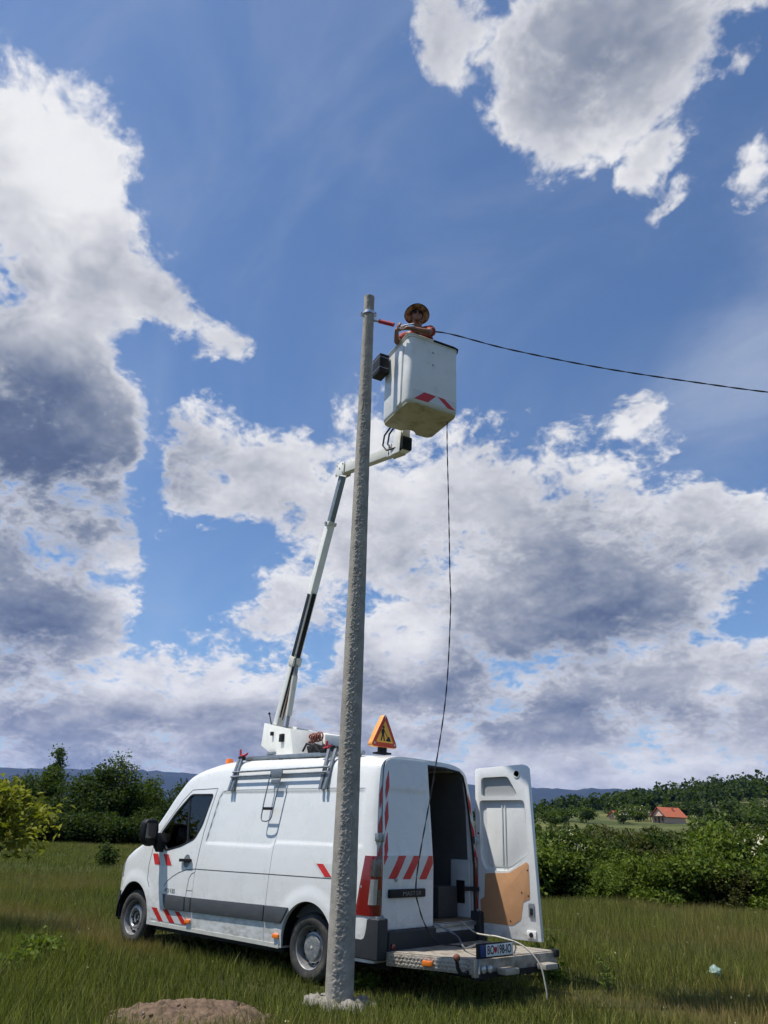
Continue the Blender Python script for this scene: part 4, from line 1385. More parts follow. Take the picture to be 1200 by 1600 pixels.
MB().tube([cy0 + cd * 0.30, cy0 + cd * 0.86], 0.046, 16).build('lift_cylinder', MAT['lift_cream'], lift)
MB().tube([cy0, cy0 + cd * 0.31], 0.026, 12).build('cylinder_rod', MAT['steel'], lift)
MB().tube([cy0 + cd * 0.84, cy1], 0.034, 12).build('cylinder_eye', MAT['steel'], lift)
MB().tube([bp(0.05, 0.06, 0.03), bp(0.3, 0.075, 0.035), bp(0.7, 0.075, 0.035), bp(0.95, 0.07, 0.035)], 0.014, 8).build('hydraulic_hose', MAT['black'], main)
MB().tube([bp(0.02, 0.06, -0.02), bp(0.3, 0.078, -0.01), bp(0.85, 0.078, 0.0)], 0.013, 8).build('hydraulic_hose', MAT['hose_red'], main)
MB().tube([bp(0.80, 0.15, 0.06), bp(0.92, 0.165, 0.06), bp(1.02, 0.14, 0.06), bp(1.04, 0.09, 0.06)], 0.008, 7).build('hydraulic_hose', MAT['black'], main)

# elbow and fly arm
AE = Vector((2.80, 6.60))
a0, a1 = lp(1.16, 6.885), lp(AE.x, AE.y)
AD = (a1 - a0).normalized()
AN = AD.cross(LN).normalized()
if AN.z < 0:
    AN = -AN
arm = MB().box((a0 + a1) / 2, ((a1 - a0).length, 0.105, 0.145), (AD, LN, AN)).build('fly_arm', MAT['lift_cream'], lift, bevel=0.008)
for n in (0.060, -0.060):
    el = MB().prism([(1.035, 6.79), (1.045, 7.02), (1.12, 6.985), (1.20, 7.005), (1.30, 6.975), (1.285, 6.765)], lp(0, 0, n), LD, UP, LN * (0.012 if n > 0 else -0.012)).build('elbow_plate', MAT['lift_white'], lift, bevel=0.003)
    for s, z in ((1.07, 6.82), (1.08, 6.98), (1.17, 6.90), (1.26, 6.80), (1.26, 6.95)):
        MB().lathe([(0.013, 0), (0.013, 0.010), (0.0, 0.011)], lp(s, z, n * 1.18), LN * (1 if n > 0 else -1), 6).build('bolt', MAT['steel'], el)
for n in (0.058, -0.058):
    ep = MB().box(lp(2.66, 6.625, n), (0.30, 0.012, 0.185), (AD, LN, AN)).build('arm_end_plate', MAT['lift_white'], lift, bevel=0.003)
    for s, z in ((2.56, 6.69), (2.55, 6.60), (2.70, 6.67), (2.76, 6.57)):
        MB().lathe([(0.012, 0), (0.012, 0.010), (0.0, 0.011)], lp(s, z, n * 1.1), LN * (1 if n > 0 else -1), 6).build('bolt', MAT['black'], ep)

# bucket
BC = Vector((-1.47, 0.90, 6.80))
E1 = Vector((0.93, -0.37, 0)).normalized()     # towards the mounting side
E2 = Vector((-0.37, -0.93, 0)).normalized()    # away from the pole
BA, BB, BH = 0.385, 0.395, 1.05


def rr(a, b, r, n=6):
    out = []
    for sx, sy, st in ((1, 1, 0), (-1, 1, 90), (-1, -1, 180), (1, -1, 270)):
        for k in range(n + 1):
            an = math.radians(st + 90 * k / n)
            out.append((sx * (a - r) + r * math.cos(an), sy * (b - r) + r * math.sin(an)))
    return out


def bq(u, v, z):
    return BC + E1 * u + E2 * v + UP * z


layers = [(0.90, 0.0, 0), (0.97, 0.012, 0), (1.0, 0.05, 0), (1.0, 0.55, 0), (1.0, BH - 0.03, 0), (1.025, BH - 0.028, 0), (1.025, BH, 0),
          (0.955, BH, 0), (0.955, 0.55, 0), (0.945, 0.07, 0), (0.90, 0.05, 0)]
base = rr(BA, BB, 0.085)
n = len(base)
vs = [bq(u * k, v * k, z) for k, z, _ in layers for u, v in base]
fs = [tuple(range(n - 1, -1, -1))]
for i in range(len(layers) - 1):
    for k in range(n):
        l = (k + 1) % n
        fs.append((i * n + k, i * n + l, (i + 1) * n + l, (i + 1) * n + k))
fs.append(tuple((len(layers) - 1) * n + k for k in range(n)))
bucket = MB().add(vs, fs).build('bucket', MAT['fibre'], lift, angle=50)
ct = MB().lathe([(0.115, -0.05), (0.115, 0.40)], bq(BA + 0.03, 0.03, 0.0), (0, 0, 1), 24)
cut(bucket, ct)
finish(bucket.data, True, 50)
# stained underside, a separate skin just below the moulding
und = MB().prism([(u * 0.965, v * 0.965) for u, v in rr(BA, BB, 0.095)], bq(0, 0, -0.012), E1, E2, (0, 0, 0.014)).build('bucket_underside', MAT['fibre_dirty'], bucket, bevel=0.004)
cut(und, MB().lathe([(0.125, -0.1), (0.125, 0.1)], bq(BA + 0.03, 0.03, 0.0), (0, 0, 1), 24))
finish(und.data)
rimp = [bq(u * 1.022, v * 1.022, BH + 0.006) for u, v in base]
MB().tube(rimp, 0.013, 8, closed=True).build('bucket_rim', MAT['lift_white'], bucket)
MB().tube([bq(-BA * 1.03, v, BH + 0.004) for v in (-0.02, 0.1, 0.2, 0.31)] + [bq(-BA * 0.99, 0.375, BH + 0.004), bq(-BA * 0.85, 0.405, BH + 0.004), bq(0.0, 0.408, BH + 0.004)], 0.017, 8).build('rim_trim', MAT['black'], bucket)
# chevron film on the face away from the mounting (normal -E1)
fo = bq(-BA - 0.0015, 0, 0)
film_ = MB().prism([(-0.335, 0.045), (0.34, 0.045), (0.34, 0.175), (-0.335, 0.195)], fo, E2, UP, -E1 * 0.001).build('reflective_film', MAT['white_film'], bucket)
for poly in ([(-0.30, 0.047), (-0.09, 0.047), (0.035, 0.178), (-0.15, 0.184)], [(0.055, 0.178), (0.16, 0.176), (0.335, 0.047), (0.215, 0.047)]):
    MB().prism(poly, fo - E1 * 0.0015, E2, UP, -E1 * 0.001).build('red_stripe', MAT['red'], film_)
for z in (0.86, 0.66):
    MB().lathe([(0.016, 0), (0.013, 0.006), (0.0, 0.007)], bq(-BA - 0.001, -0.02, z), -E1, 8).build('rivet', MAT['steel'], bucket)
# moulded step beside the corner on the pole side (normal -E2)
MB().prism(rounded([(-0.20, 0.03), (-0.05, 0.03), (-0.02, 0.97), (-0.24, 0.97)], 0.04), bq(0, -BB - 0.022, 0), E1, UP, E2 * 0.026).build('moulded_rib', MAT['fibre'], bucket, bevel=0.012, seg=3)
# control box hung on the rim
cbx = MB().box(bq(0.28, -BB - 0.095, 0.86), (0.24, 0.15, 0.30), (E1, E2, UP)).build('control_box', MAT['black'], lift, bevel=0.012)
for z in (0.78, 0.95):
    MB().box(bq(0.28, -BB - 0.095, z), (0.246, 0.156, 0.014), (E1, E2, UP)).build('box_band', MAT['rack'], cbx, bevel=0.002)
MB().box(bq(0.28, -BB - 0.015, 0.90), (0.10, 0.03, 0.12), (E1, E2, UP)).build('box_bracket', MAT['steel'], cbx)
# mounting post behind the bucket
post = MB().box(bq(BA + 0.085, 0.03, 0.22), (0.09, 0.12, 0.98), (E1, E2, UP)).build('mounting_post', MAT['lift_white'], lift, bevel=0.008)
MB().box(bq(BA + 0.06, 0.03, -0.16), (0.11, 0.16, 0.20), (E1, E2, UP)).build('rotator', MAT['black'], lift, bevel=0.02)
MB().prism([(2.63, 6.53), (2.84, 6.50), (2.88, 6.80), (2.80, 6.95), (2.72, 6.90)], lp(0, 0, 0.075), LD, UP, LN * 0.014).build('mounting_plate', MAT['lift_white'], lift, bevel=0.004)
MB().tube([lp(2.72, 6.60, 0.05), lp(2.86, 6.66, 0.03), lp(2.80, 6.86, 0.0)], 0.030, 10).build('levelling_cylinder', MAT['black'], lift)
for k, (n1, s1) in enumerate(((0.12, 2.52), (0.09, 2.60), (0.02, 2.70))):
    MB().tube([lp(2.78, 6.60, n1 * 0.6), lp(s1 + 0.05, 6.62, n1), lp(s1 - 0.02, 6.72, n1 + 0.02), lp(s1, 6.88, n1 + 0.01), lp(s1 + 0.10, 6.98, n1 - 0.02)], 0.013, 8).build('hydraulic_hose', MAT['black'], lift)

# ================================================================== roadworks sign on the roof
SG = Vector((-0.60, 0.455, 2.49))
sgn_rot = math.radians(-6)
SX = Vector((math.sin(sgn_rot), -math.cos(sgn_rot), 0))    # to the right seen from behind the van
SNn = Vector((-math.cos(sgn_rot), -math.sin(sgn_rot), 0))  # face normal, backwards
sign = empty('roadworks_sign', SG, 'yellow triangular roadworks sign with red border and digging man on the van roof', 'sign')


def tri(k, r, h0=0.075):
    c = 0.165
    return rounded([(-0.235 * k, c - 0.155 * k + h0 - 0.01), (0.235 * k, c - 0.155 * k + h0 - 0.01), (0.0, c + 0.275 * k + h0 - 0.01)], r, 5)


sb = MB().prism(tri(1.0, 0.07), SG - SNn * 0.04, SX, UP, SNn * 0.08).build('sign_box', MAT['sign_orange'], sign, bevel=0.008)
MB().prism(tri(0.97, 0.065), SG + SNn * 0.0405, SX, UP, SNn * 0.002).build('red_border', MAT['sign_red'], sb)
MB().prism(tri(0.63, 0.02), SG + SNn * 0.043, SX, UP, SNn * 0.0015).build('yellow_field', MAT['sign_yellow'], sb)
ol = SG + SNn * 0.0448
ink = MB()
def ink_poly(poly, name):
    MB().prism(poly, ol, SX, UP, SNn * 0.0015).build(name, MAT['ink'], sb)
ink_poly([(-0.030 + 0.018 * math.cos(a * 0.5236), 0.318 + 0.018 * math.sin(a * 0.5236)) for a in range(12)], 'digger_head')
ink_poly([(-0.055, 0.295), (-0.020, 0.300), (-0.008, 0.270), (-0.020, 0.225), (-0.052, 0.222), (-0.066, 0.262)], 'digger_body')
ink_poly([(-0.052, 0.228), (-0.034, 0.228), (-0.052, 0.152), (-0.075, 0.152)], 'digger_leg')
ink_poly([(-0.036, 0.228), (-0.018, 0.228), (0.002, 0.152), (-0.020, 0.152)], 'digger_leg')
ink_poly([(-0.018, 0.285), (-0.008, 0.280), (0.048, 0.200), (0.038, 0.196)], 'shovel')
ink_poly([(0.012, 0.152), (0.105, 0.152), (0.085, 0.190), (0.062, 0.212), (0.040, 0.188)], 'earth_pile')
for u, v in ((0.0, 0.452), (-0.172, 0.118), (0.172, 0.118)):
    MB().lathe([(0.014, 0), (0.014, 0.004), (0.0, 0.005)], SG + SX * u + UP * v + SNn * 0.0425, SNn, 12).build('reflector_stud', MAT['clear_lens'], sb)
ft = MB().box(SG + UP * 0.036, (0.05, 0.12, 0.085), (SNn, SX, UP)).box(SG + UP * 0.005, (0.14, 0.20, 0.024), (SNn, SX, UP))
ft.build('sign_foot', MAT['black'], sign, bevel=0.006)

# ================================================================== concrete pole
PB, PT, PH = Vector((-1.15, 1.59, 0)), Vector((-1.09, 1.62, 0)), 8.62
concrete = M('weathered_concrete', (0.37, 0.34, 0.29), 0.9, color2=(0.27, 0.25, 0.215), mix_scale=9, mix_lo=0.35, mix_hi=0.7, var=0.22, var_scale=3.0, bump=0.35, bump_scale=90)
pole = empty('concrete_pole', PB, 'tall weathered grey concrete utility pole standing beside the van', 'utility pole')
NA, NZ = 88, 1050
cam_dir = math.atan2(CAM.y - PB.y, CAM.x - PB.x)
rng = np.random.RandomState(3)
ang = np.linspace(0, 2 * math.pi, NA, endpoint=False)
zz = np.linspace(-0.15, PH, NZ)
Z, A = np.meshgrid(zz, ang, indexing='ij')
rad = 0.146 + (0.075 - 0.146) * np.clip(Z, 0, PH) / PH
# the trowelled face lies a little right of the camera side; flats around the rest
rel = (A - cam_dir + math.pi) % (2 * math.pi) - math.pi
k8 = np.cos((((rel + math.pi / 8) % (math.pi / 4)) - math.pi / 8))
rad = rad * (0.30 + 0.70 * 0.955 / k8)
rough = 1 / (1 + np.exp(-(0.50 - np.abs(rel + 0.04)) * 60))
P = np.stack([np.cos(A) * 0.14, np.sin(A) * 0.14, Z], -1).reshape(-1, 3)
lump = fbm(P * 48, 3, gain=0.7).reshape(A.shape) - 0.5
pit = rng.rand(*A.shape) - 0.5
rad = rad + rough * (0.022 * lump + 0.0065 * pit) - rough * 0.003 + (1 - rough) * (fbm(P * 9, 3).reshape(A.shape) - 0.5) * 0.004
f = (np.clip(Z, 0, PH) / PH)
V = np.stack([PB.x + (PT.x - PB.x) * f + rad * np.cos(A), PB.y + (PT.y - PB.y) * f + rad * np.sin(A), Z], -1).reshape(-1, 3)
I = np.arange(NZ * NA).reshape(NZ, NA)
F = np.stack([I[:-1], np.roll(I[:-1], -1, 1), np.roll(I[1:], -1, 1), I[1:]], -1).reshape(-1, 4)
me = big_mesh('shaft', V, F, smooth=True)
link_mesh('shaft', me, concrete, pole)
MB().lathe([(0.074, -0.01), (0.076, 0.012), (0.070, 0.018), (0.0, 0.022)], (PT.x, PT.y, PH - 0.01), (0, 0, 1), 24).build('pole_cap', concrete, pole)
zr = 8.33
pc_ = PB.lerp(PT, zr / PH)
ringo = Vector((pc_.x, pc_.y, zr))
bandm = M('zinc_band', (0.62, 0.64, 0.66), 0.3, 0.85, var=0.15, var_scale=30)
cl = MB().lathe([(0.083, -0.022), (0.088, -0.022), (0.088, 0.022), (0.083, 0.022)], ringo, (0, 0, 1), 32, close=True).build('clamp_band', bandm, pole)
tocam = Vector((math.cos(cam_dir), math.sin(cam_dir), 0))
side = Vector((-tocam.y, tocam.x, 0))     # to the right seen from the camera
for s in (1, -1):
    bolt = MB().box(ringo + side * (0.098 * s), (0.03, 0.05, 0.05), (side, tocam, UP))
    bolt.tube([ringo + side * (0.10 * s) - tocam * 0.05, ringo + side * (0.10 * s) + tocam * 0.06], 0.009, 8)
    bolt.build('clamp_bolt', bandm, cl, bevel=0.004)
q0, q1 = Vector((pc_.x, pc_.y, 8.24)) + side * 0.07, Vector((pc_.x, pc_.y, 8.24)) + side * 0.36 + tocam * 0.08 + Vector((0, 0, -0.13))
tubo = MB().tube([q0, q0.lerp(q1, 0.55)], 0.026, 14).build('bracket_tube', bandm, pole)
MB().tube([q0.lerp(q1, 0.30), q1], 0.030, 14).build('red_sleeve', MAT['red_part'], tubo)

# broken concrete collar at the pole foot
rng = np.random.RandomState(11)
collar_m = M('pale_broken_concrete', (0.23, 0.215, 0.19), 0.95, color2=(0.14, 0.125, 0.10), mix_scale=14, bump=0.5, bump_scale=40)
coll = empty('pole_footing', (PB.x, PB.y, 0), 'rough pale concrete footing poured around the pole base', 'footing')
NB = 40
vs = [Vector((PB.x, PB.y, 0.07))]
fs = []
for ring, (rr_, hh) in enumerate(((0.15, 0.065), (0.20, 0.060), (0.26, 0.035), (0.31, -0.06))):
    for k in range(NB):
        a = 2 * math.pi * k / NB
        r = rr_ * (1 + 0.22 * math.sin(2 * a + 1) + 0.12 * math.sin(5 * a) + 0.06 * rng.randn())
        vs.append(Vector((PB.x + r * math.cos(a), PB.y + r * math.sin(a), hh + 0.016 * rng.randn())))
for k in range(NB):
    fs.append((0, 1 + k, 1 + (k + 1) % NB))
    for ring in range(3):
        a, b = 1 + ring * NB + k, 1 + ring * NB + (k + 1) % NB
        fs.append((a, a + NB, b + NB, b))
MB().add(vs, fs).build('slab', collar_m, coll, angle=60)
for k in range(9):
    a, r, s = rng.rand() * 6.28, 0.26 + 0.16 * rng.rand(), 0.03 + 0.035 * rng.rand()
    mb = MB().ball((0, 0, 0), (s * 1.3, s, s * 0.7), 8, 6)
    for v in mb.v:
        v *= 1 + 0.18 * rng.randn()
        v += Vector((PB.x + r * math.cos(a), PB.y + r * math.sin(a), 0.03))
    mb.build('rubble', collar_m, coll, angle=70)

# ================================================================== cables
def twisted(name, pts, r, strands, pitch, label, n_per_m=26, group=None):
    pts = [Vector(p) for p in pts]
    # Catmull-Rom
    P = []
    for i in range(len(pts) - 1):
        a, b, c, d = pts[max(i - 1, 0)], pts[i], pts[i + 1], pts[min(i + 2, len(pts) - 1)]
        k = max(2, int((c - b).length * n_per_m))
        for j in range(k):
            t = j / k
            P.append(0.5 * ((2 * b) + (c - a) * t + (2 * a - 5 * b + 4 * c - d) * t * t + (3 * b - a - 3 * c + d) * t ** 3))
    P.append(pts[-1])
    root = empty(name, pts[0], label, 'cable', group)
    ln = 0
    cur = [[] for _ in range(strands)]
    for i, p in enumerate(P):
        if i:
            ln += (p - P[i - 1]).length
        t = (P[min(i + 1, len(P) - 1)] - P[max(i - 1, 0)]).normalized()
        x, y, _ = frame_from(t, (0.3, 0.2, 0.93))
        for s in range(strands):
            an = 2 * math.pi * (ln / pitch + s / strands)
            cur[s].append(p + (x * math.cos(an) + y * math.sin(an)) * r * 0.95)
    for s in range(strands):
        MB().tube(cur[s], r, 6).build('strand', MAT['cable'], root)
    return root


twisted('overhead_cable', [bq(-0.10, -0.30, 1.23), (-1.91, 1.03, 7.985), (-2.6, 0.38, 7.76), (-3.57, -0.42, 7.47), (-4.6, -1.33, 7.27), (-5.39, -2.05, 7.155), (-7.5, -4.0, 6.92), (-12.0, -8.0, 6.9), (-20, -15.2, 7.3)],
        0.0058, 2, 0.55, 'black twisted overhead cable running from the bucket out to the side', 14)
twisted('hanging_cable', [bq(0.05, BB + 0.05, 1.09), bq(-0.16, BB + 0.06, 1.02), (-1.755, 0.60, 7.3), (-1.752, 0.645, 6.65), (-1.73, 0.58, 5.6), (-1.70, 0.51, 4.61), (-1.68, 0.47, 4.2), (-1.60, 0.45, 3.18), (-1.45, 0.46, 2.30), (-1.30, 0.55, 1.33), (-1.24, 0.53, 1.0),
                          (-1.22, 0.45, 0.84), (-1.20, 0.32, 0.66), (-1.24, 0.15, 0.47), (-1.35, -0.05, 0.432), (-1.55, -0.15, 0.432), (-1.60, -0.35, 0.432)],
        0.0048, 2, 0.40, 'black cable hanging from the bucket down to the van tail', 20)
wc = MB()
def spline(pts, k=8):
    pts = [Vector(p) for p in pts]
    P = []
    for i in range(len(pts) - 1):
        a, b, c, d = pts[max(i - 1, 0)], pts[i], pts[i + 1], pts[min(i + 2, len(pts) - 1)]
        for j in range(k):
            t = j / k
            P.append(0.5 * ((2 * b) + (c - a) * t + (2 * a - 5 * b + 4 * c - d) * t * t + (3 * b - a - 3 * c + d) * t ** 3))
    return P + [pts[-1]]
o = wc.tube(spline([(-1.15, -0.45, 0.64), (-1.45, -0.30, 0.56), (-1.75, -0.10, 0.57), (-1.98, 0.0, 0.58), (-2.22, -0.08, 0.52), (-2.38, -0.15, 0.36), (-2.43, -0.17, 0.16), (-2.44, -0.18, 0.05)]), 0.008, 8).build('pale_cable', MAT['white_cable'], None)
props(o, 'thin pale cable arching over the licence plate down into the grass', 'cable')
o = MB().tube(spline([(-1.12, 0.02, 0.635), (-1.30, -0.15, 0.52), (-1.62, 0.15, 0.455), (-1.86, 0.35, 0.50), (-2.04, 0.45, 0.55), (-2.10, 0.55, 0.44), (-2.13, 0.60, 0.30)]), 0.010, 8).build('grey_hose', MAT['rack'], None)
props(o, 'grey hose lying across the platform beside the tow hook', 'hose')


# ================================================================== the worker
WP = Vector((-1.555, 0.985, 6.86))
FA = math.radians(108)                               # facing, between the pole and the lane
WF = Vector((math.cos(FA), math.sin(FA), 0))
WR = Vector((WF.y, -WF.x, 0))                        # the worker's right hand side


def wp(r, f, u):
    return WP + WR * r + WF * f + UP * u


person = empty('person', WP, 'worker in an orange-red shirt and wide-brimmed hat leaning on the bucket rim', 'person')


def skinned(joints, edges, root, levels=2):
    """joints: {name: (right, forward, up, radius)}"""
    keys = list(joints)
    me = bpy.data.meshes.new('sk')
    me.from_pydata([tuple(wp(*joints[k][:3])) for k in keys], [(keys.index(a), keys.index(b)) for a, b in edges], [])
    o = bpy.data.objects.new('sk', me)
    COL.objects.link(o)
    md = o.modifiers.new('skin', 'SKIN')
    md.use_smooth_shade = True
    md.branch_smoothing = 0.6
    for i, k in enumerate(keys):
        r = joints[k][3]
        me.skin_vertices[0].data[i].radius = r if isinstance(r, tuple) else (r, r)
        me.skin_vertices[0].data[i].use_root = (k == root)
    sd = o.modifiers.new('sub', 'SUBSURF')
    sd.levels = sd.render_levels = levels
    bpy.context.view_layer.update()
    out = bpy.data.meshes.new_from_object(o.evaluated_get(bpy.context.evaluated_depsgraph_get()))
    bpy.data.objects.remove(o)
    bpy.data.meshes.remove(me)
    return out


# right hand rests near the pole side, left forearm crosses in front of the chest to meet it
J = dict(pelvis=(0, 0, 0.93, (0.14, 0.11)), belly=(0, 0.02, 1.10, (0.135, 0.105)), chest=(0.0, 0.09, 1.25, (0.155, 0.11)), neck=(0.0, 0.155, 1.375, 0.064), skull=(0.0, 0.19, 1.455, 0.066),
         hipR=(0.10, 0, 0.86, 0.095), kneeR=(0.11, 0.05, 0.48, 0.062), ankR=(0.11, -0.01, 0.09, 0.042), toeR=(0.12, 0.15, 0.035, 0.036),
         hipL=(-0.10, 0, 0.86, 0.095), kneeL=(-0.11, 0.05, 0.48, 0.062), ankL=(-0.11, -0.01, 0.09, 0.042), toeL=(-0.12, 0.15, 0.035, 0.036),
         shR=(0.19, 0.11, 1.315, 0.066), elR=(0.265, 0.28, 1.09, 0.046), wrR=(0.20, 0.45, 1.135, 0.030), haR=(0.165, 0.51, 1.150, 0.032),
         shL=(-0.19, 0.11, 1.315, 0.066), elL=(-0.225, 0.32, 1.115, 0.048), wrL=(0.0, 0.44, 1.160, 0.032), haL=(0.07, 0.465, 1.160, 0.033))
JE = [('pelvis', 'belly'), ('belly', 'chest'), ('chest', 'neck'), ('neck', 'skull'), ('pelvis', 'hipR'), ('hipR', 'kneeR'), ('kneeR', 'ankR'), ('ankR', 'toeR'),
      ('pelvis', 'hipL'), ('hipL', 'kneeL'), ('kneeL', 'ankL'), ('ankL', 'toeL'), ('chest', 'shR'), ('shR', 'elR'), ('elR', 'wrR'), ('wrR', 'haR'),
      ('chest', 'shL'), ('shL', 'elL'), ('elL', 'wrL'), ('wrL', 'haL')]
DROP = 0.085                                         # the knees are bent, leaning on the rim
for k in list(J):
    if J[k][2] > 0.7:
        J[k] = (J[k][0], J[k][1], J[k][2] - DROP, J[k][3])
for k in ('kneeR', 'kneeL'):
    J[k] = (J[k][0], 0.13, 0.44, J[k][3])
me = skinned(J, JE, 'pelvis')
mb = MB()
mb.add([v.co.copy() for v in me.vertices], [tuple(p.vertices) for p in me.polygons])
bpy.data.meshes.remove(me)
# head: turned a little towards the road
HA = FA + math.radians(26)
HF = (Vector((math.cos(HA), math.sin(HA), 0)) * 0.97 + UP * 0.16).normalized()
HR = Vector((math.sin(HA), -math.cos(HA), 0))
HU = HR.cross(HF).normalized()
HC = wp(0.0, 0.205, 1.515 - DROP)


def hp(r, f, u):
    return HC + HR * r + HF * f + HU * u


def oball(c, rad, n=16, m=12):
    b = MB().ball((0, 0, 0), 1.0, n, m)
    mb.add([c + HR * (v.x * rad[0]) + HF * (v.y * rad[1]) + HU * (v.z * rad[2]) for v in b.v], b.f)


oball(hp(0, -0.01, 0.03), (0.078, 0.098, 0.092))
oball(hp(0, 0.028, -0.045), (0.060, 0.068, 0.070))      # jaw
oball(hp(0, 0.066, -0.092), (0.030, 0.026, 0.024))      # chin
oball(hp(0, 0.098, -0.020), (0.014, 0.024, 0.028))      # nose
oball(hp(0, 0.088, -0.058), (0.026, 0.014, 0.012))      # lips
for s in (1, -1):
    oball(hp(s * 0.080, -0.005, -0.010), (0.010, 0.020, 0.032), 10, 8)   # ears
    oball(hp(s * 0.045, 0.060, -0.030), (0.022, 0.022, 0.022), 10, 8)    # cheeks
# hands: palm and five bent fingers each
def hand(w, p, lat, dwn, lens, s):
    fwd = (p - w).normalized()
    lat = (lat - fwd * lat.dot(fwd)).normalized()
    nrm = fwd.cross(lat)
    if nrm.dot(dwn) < 0:
        nrm = -nrm
    for i, L in enumerate(lens):
        o = p + lat * (0.027 - 0.018 * i) + fwd * 0.02
        a = o + fwd * L * 0.45 + nrm * 0.006
        b = a + fwd * L * 0.30 + nrm * L * 0.25
        c = b + fwd * L * 0.05 + nrm * L * 0.28
        mb.tube([o - fwd * 0.03, o, a, b, c], [0.010, 0.0095, 0.009, 0.0085, 0.007], 8)
    o = p + lat * 0.030 - fwd * 0.02
    mb.tube([o - fwd * 0.015, o + lat * 0.018 + fwd * 0.012, o + lat * 0.026 + fwd * 0.040 + nrm * 0.012, o + lat * 0.018 + fwd * 0.062 + nrm * 0.022], [0.011, 0.0105, 0.0095, 0.008], 8)


hand(wp(*J['wrL'][:3]), wp(*J['haL'][:3]), UP, -WF, (0.072, 0.082, 0.078, 0.062), 1)
hand(wp(*J['wrR'][:3]), wp(*J['haR'][:3]), UP, WR * -1.0, (0.072, 0.082, 0.078, 0.062), 1)
bodyo = mb.build('body', MAT['skin'], person)
modified(bodyo, 'REMESH', mode='VOXEL', voxel_size=0.0075, use_smooth_shade=True)
modified(bodyo, 'SMOOTH', factor=0.4, iterations=2)
bodyo.data.materials.clear()
bodyo.data.materials.append(MAT['skin'])
bodyo.data.shade_smooth()

# shirt with short sleeves
S = {k: J[k] for k in ('pelvis', 'belly', 'chest', 'shR', 'shL')}
S['pelvis'] = (0, 0, 0.88, (0.165, 0.135))
S['belly'] = (0, 0.02, 1.10, (0.165, 0.135))
S['chest'] = (0.0, 0.09, 1.245, (0.190, 0.140))
S['nk'] = (0.0, 0.145, 1.350, 0.080)
S['shR'] = J['shR'][:3] + (0.086,)
S['shL'] = J['shL'][:3] + (0.082,)
S['slR'] = (0.250, 0.245, 1.135, 0.074)
S['slL'] = (-0.222, 0.275, 1.145, 0.078)
for k in ('pelvis', 'belly', 'chest', 'nk', 'slR', 'slL'):
    S[k] = S[k][:2] + (S[k][2] - DROP, S[k][3])
me = skinned(S, [('pelvis', 'belly'), ('belly', 'chest'), ('chest', 'nk'), ('chest', 'shR'), ('chest', 'shL'), ('shR', 'slR'), ('shL', 'slL')], 'pelvis')
co = np.zeros(len(me.vertices) * 3)
me.vertices.foreach_get('co', co)
co = co.reshape(-1, 3)
co += (fbm(co * 22, 3)[:, None] - 0.5) * 0.035 * np.array([WF.x, WF.y, 0.3])
me.vertices.foreach_set('co', co.ravel())
me.shade_smooth()
link_mesh('shirt', me, MAT['shirt'], person)
T = {k: J[k] for k in ('pelvis', 'hipR', 'hipL', 'kneeR', 'kneeL')}
T['pelvis'] = (0, 0, 0.92 - DROP, (0.155, 0.125))
for s, k in ((1, 'R'), (-1, 'L')):
    T['hip' + k] = (s * 0.10, 0, 0.84 - DROP, 0.112)
    T['knee' + k] = (s * 0.11, 0.13, 0.44, 0.085)
    T['cuff' + k] = (s * 0.11, 0.0, 0.12, 0.075)
me = skinned(T, [('pelvis', 'hipR'), ('pelvis', 'hipL'), ('hipR', 'kneeR'), ('hipL', 'kneeL'), ('kneeR', 'cuffR'), ('kneeL', 'cuffL')], 'pelvis')
me.shade_smooth()
link_mesh('trousers', me, MAT['trousers'], person)
for s in (1, -1):
    b = MB()
    b.ball((0, 0, 0), 1.0, 14, 10)
    for v in b.v:
        q = wp(s * 0.115, 0.06 + v.y * 0.145, 0.048 + max(v.z, -0.9) * 0.052) + WR * (v.x * 0.052)
        v.x, v.y, v.z = q
    b.build('boot', MAT['boot'], person)
# hat: crown and a wide brim that dips at the sides
hat_u = HU
rows_ = [(0.0, 0.128), (0.045, 0.126), (0.075, 0.108), (0.092, 0.075), (0.100, 0.045), (0.105, 0.040), (0.140, 0.030), (0.175, 0.026), (0.180, 0.022), (0.172, 0.020), (0.138, 0.024), (0.102, 0.034), (0.094, 0.038)]
vs, fs = [], []
N_ = 40
for r, u in rows_:
    for k in range(N_):
        a = 2 * math.pi * k / N_
        out_ = max(0.0, r - 0.10) / 0.08
        dip = -0.012 * out_ * math.cos(2 * a) + 0.010 * out_ * math.sin(a)
        vs.append(hp(math.cos(a) * r * 0.97, math.sin(a) * r * 1.06 - 0.006, u + 0.028 + dip))
for i in range(len(rows_) - 1):
    for k in range(N_):
        l = (k + 1) % N_
        fs.append((i * N_ + k, i * N_ + l, (i + 1) * N_ + l, (i + 1) * N_ + k))
hat = MB().add(vs, fs).build('hat', MAT['straw'], person, angle=60)
MB().tube([hp(math.cos(a) * 0.180 * 0.97, math.sin(a) * 0.180 * 1.06 - 0.006, 0.050 - 0.012 * math.cos(2 * a) + 0.010 * math.sin(a)) for a in np.linspace(0, 2 * math.pi, 41)[:-1]], 0.005, 6, closed=True).build('hat_binding', MAT['hat_edge'], hat)
MB().tube([hp(math.cos(a) * 0.100, math.sin(a) * 0.107 - 0.006, 0.078) for a in np.linspace(0, 2 * math.pi, 41)[:-1]], 0.009, 6, closed=True).build('hat_band', MAT['hat_edge'], hat)
gl = MB()
for s in (1, -1):
    gl.box(hp(s * 0.036, 0.094, 0.008), (0.052, 0.008, 0.034), (HR, HF, HU))
    gl.tube([hp(s * 0.062, 0.090, 0.014), hp(s * 0.080, 0.04, 0.012), hp(s * 0.082, -0.01, 0.008)], 0.003, 6)
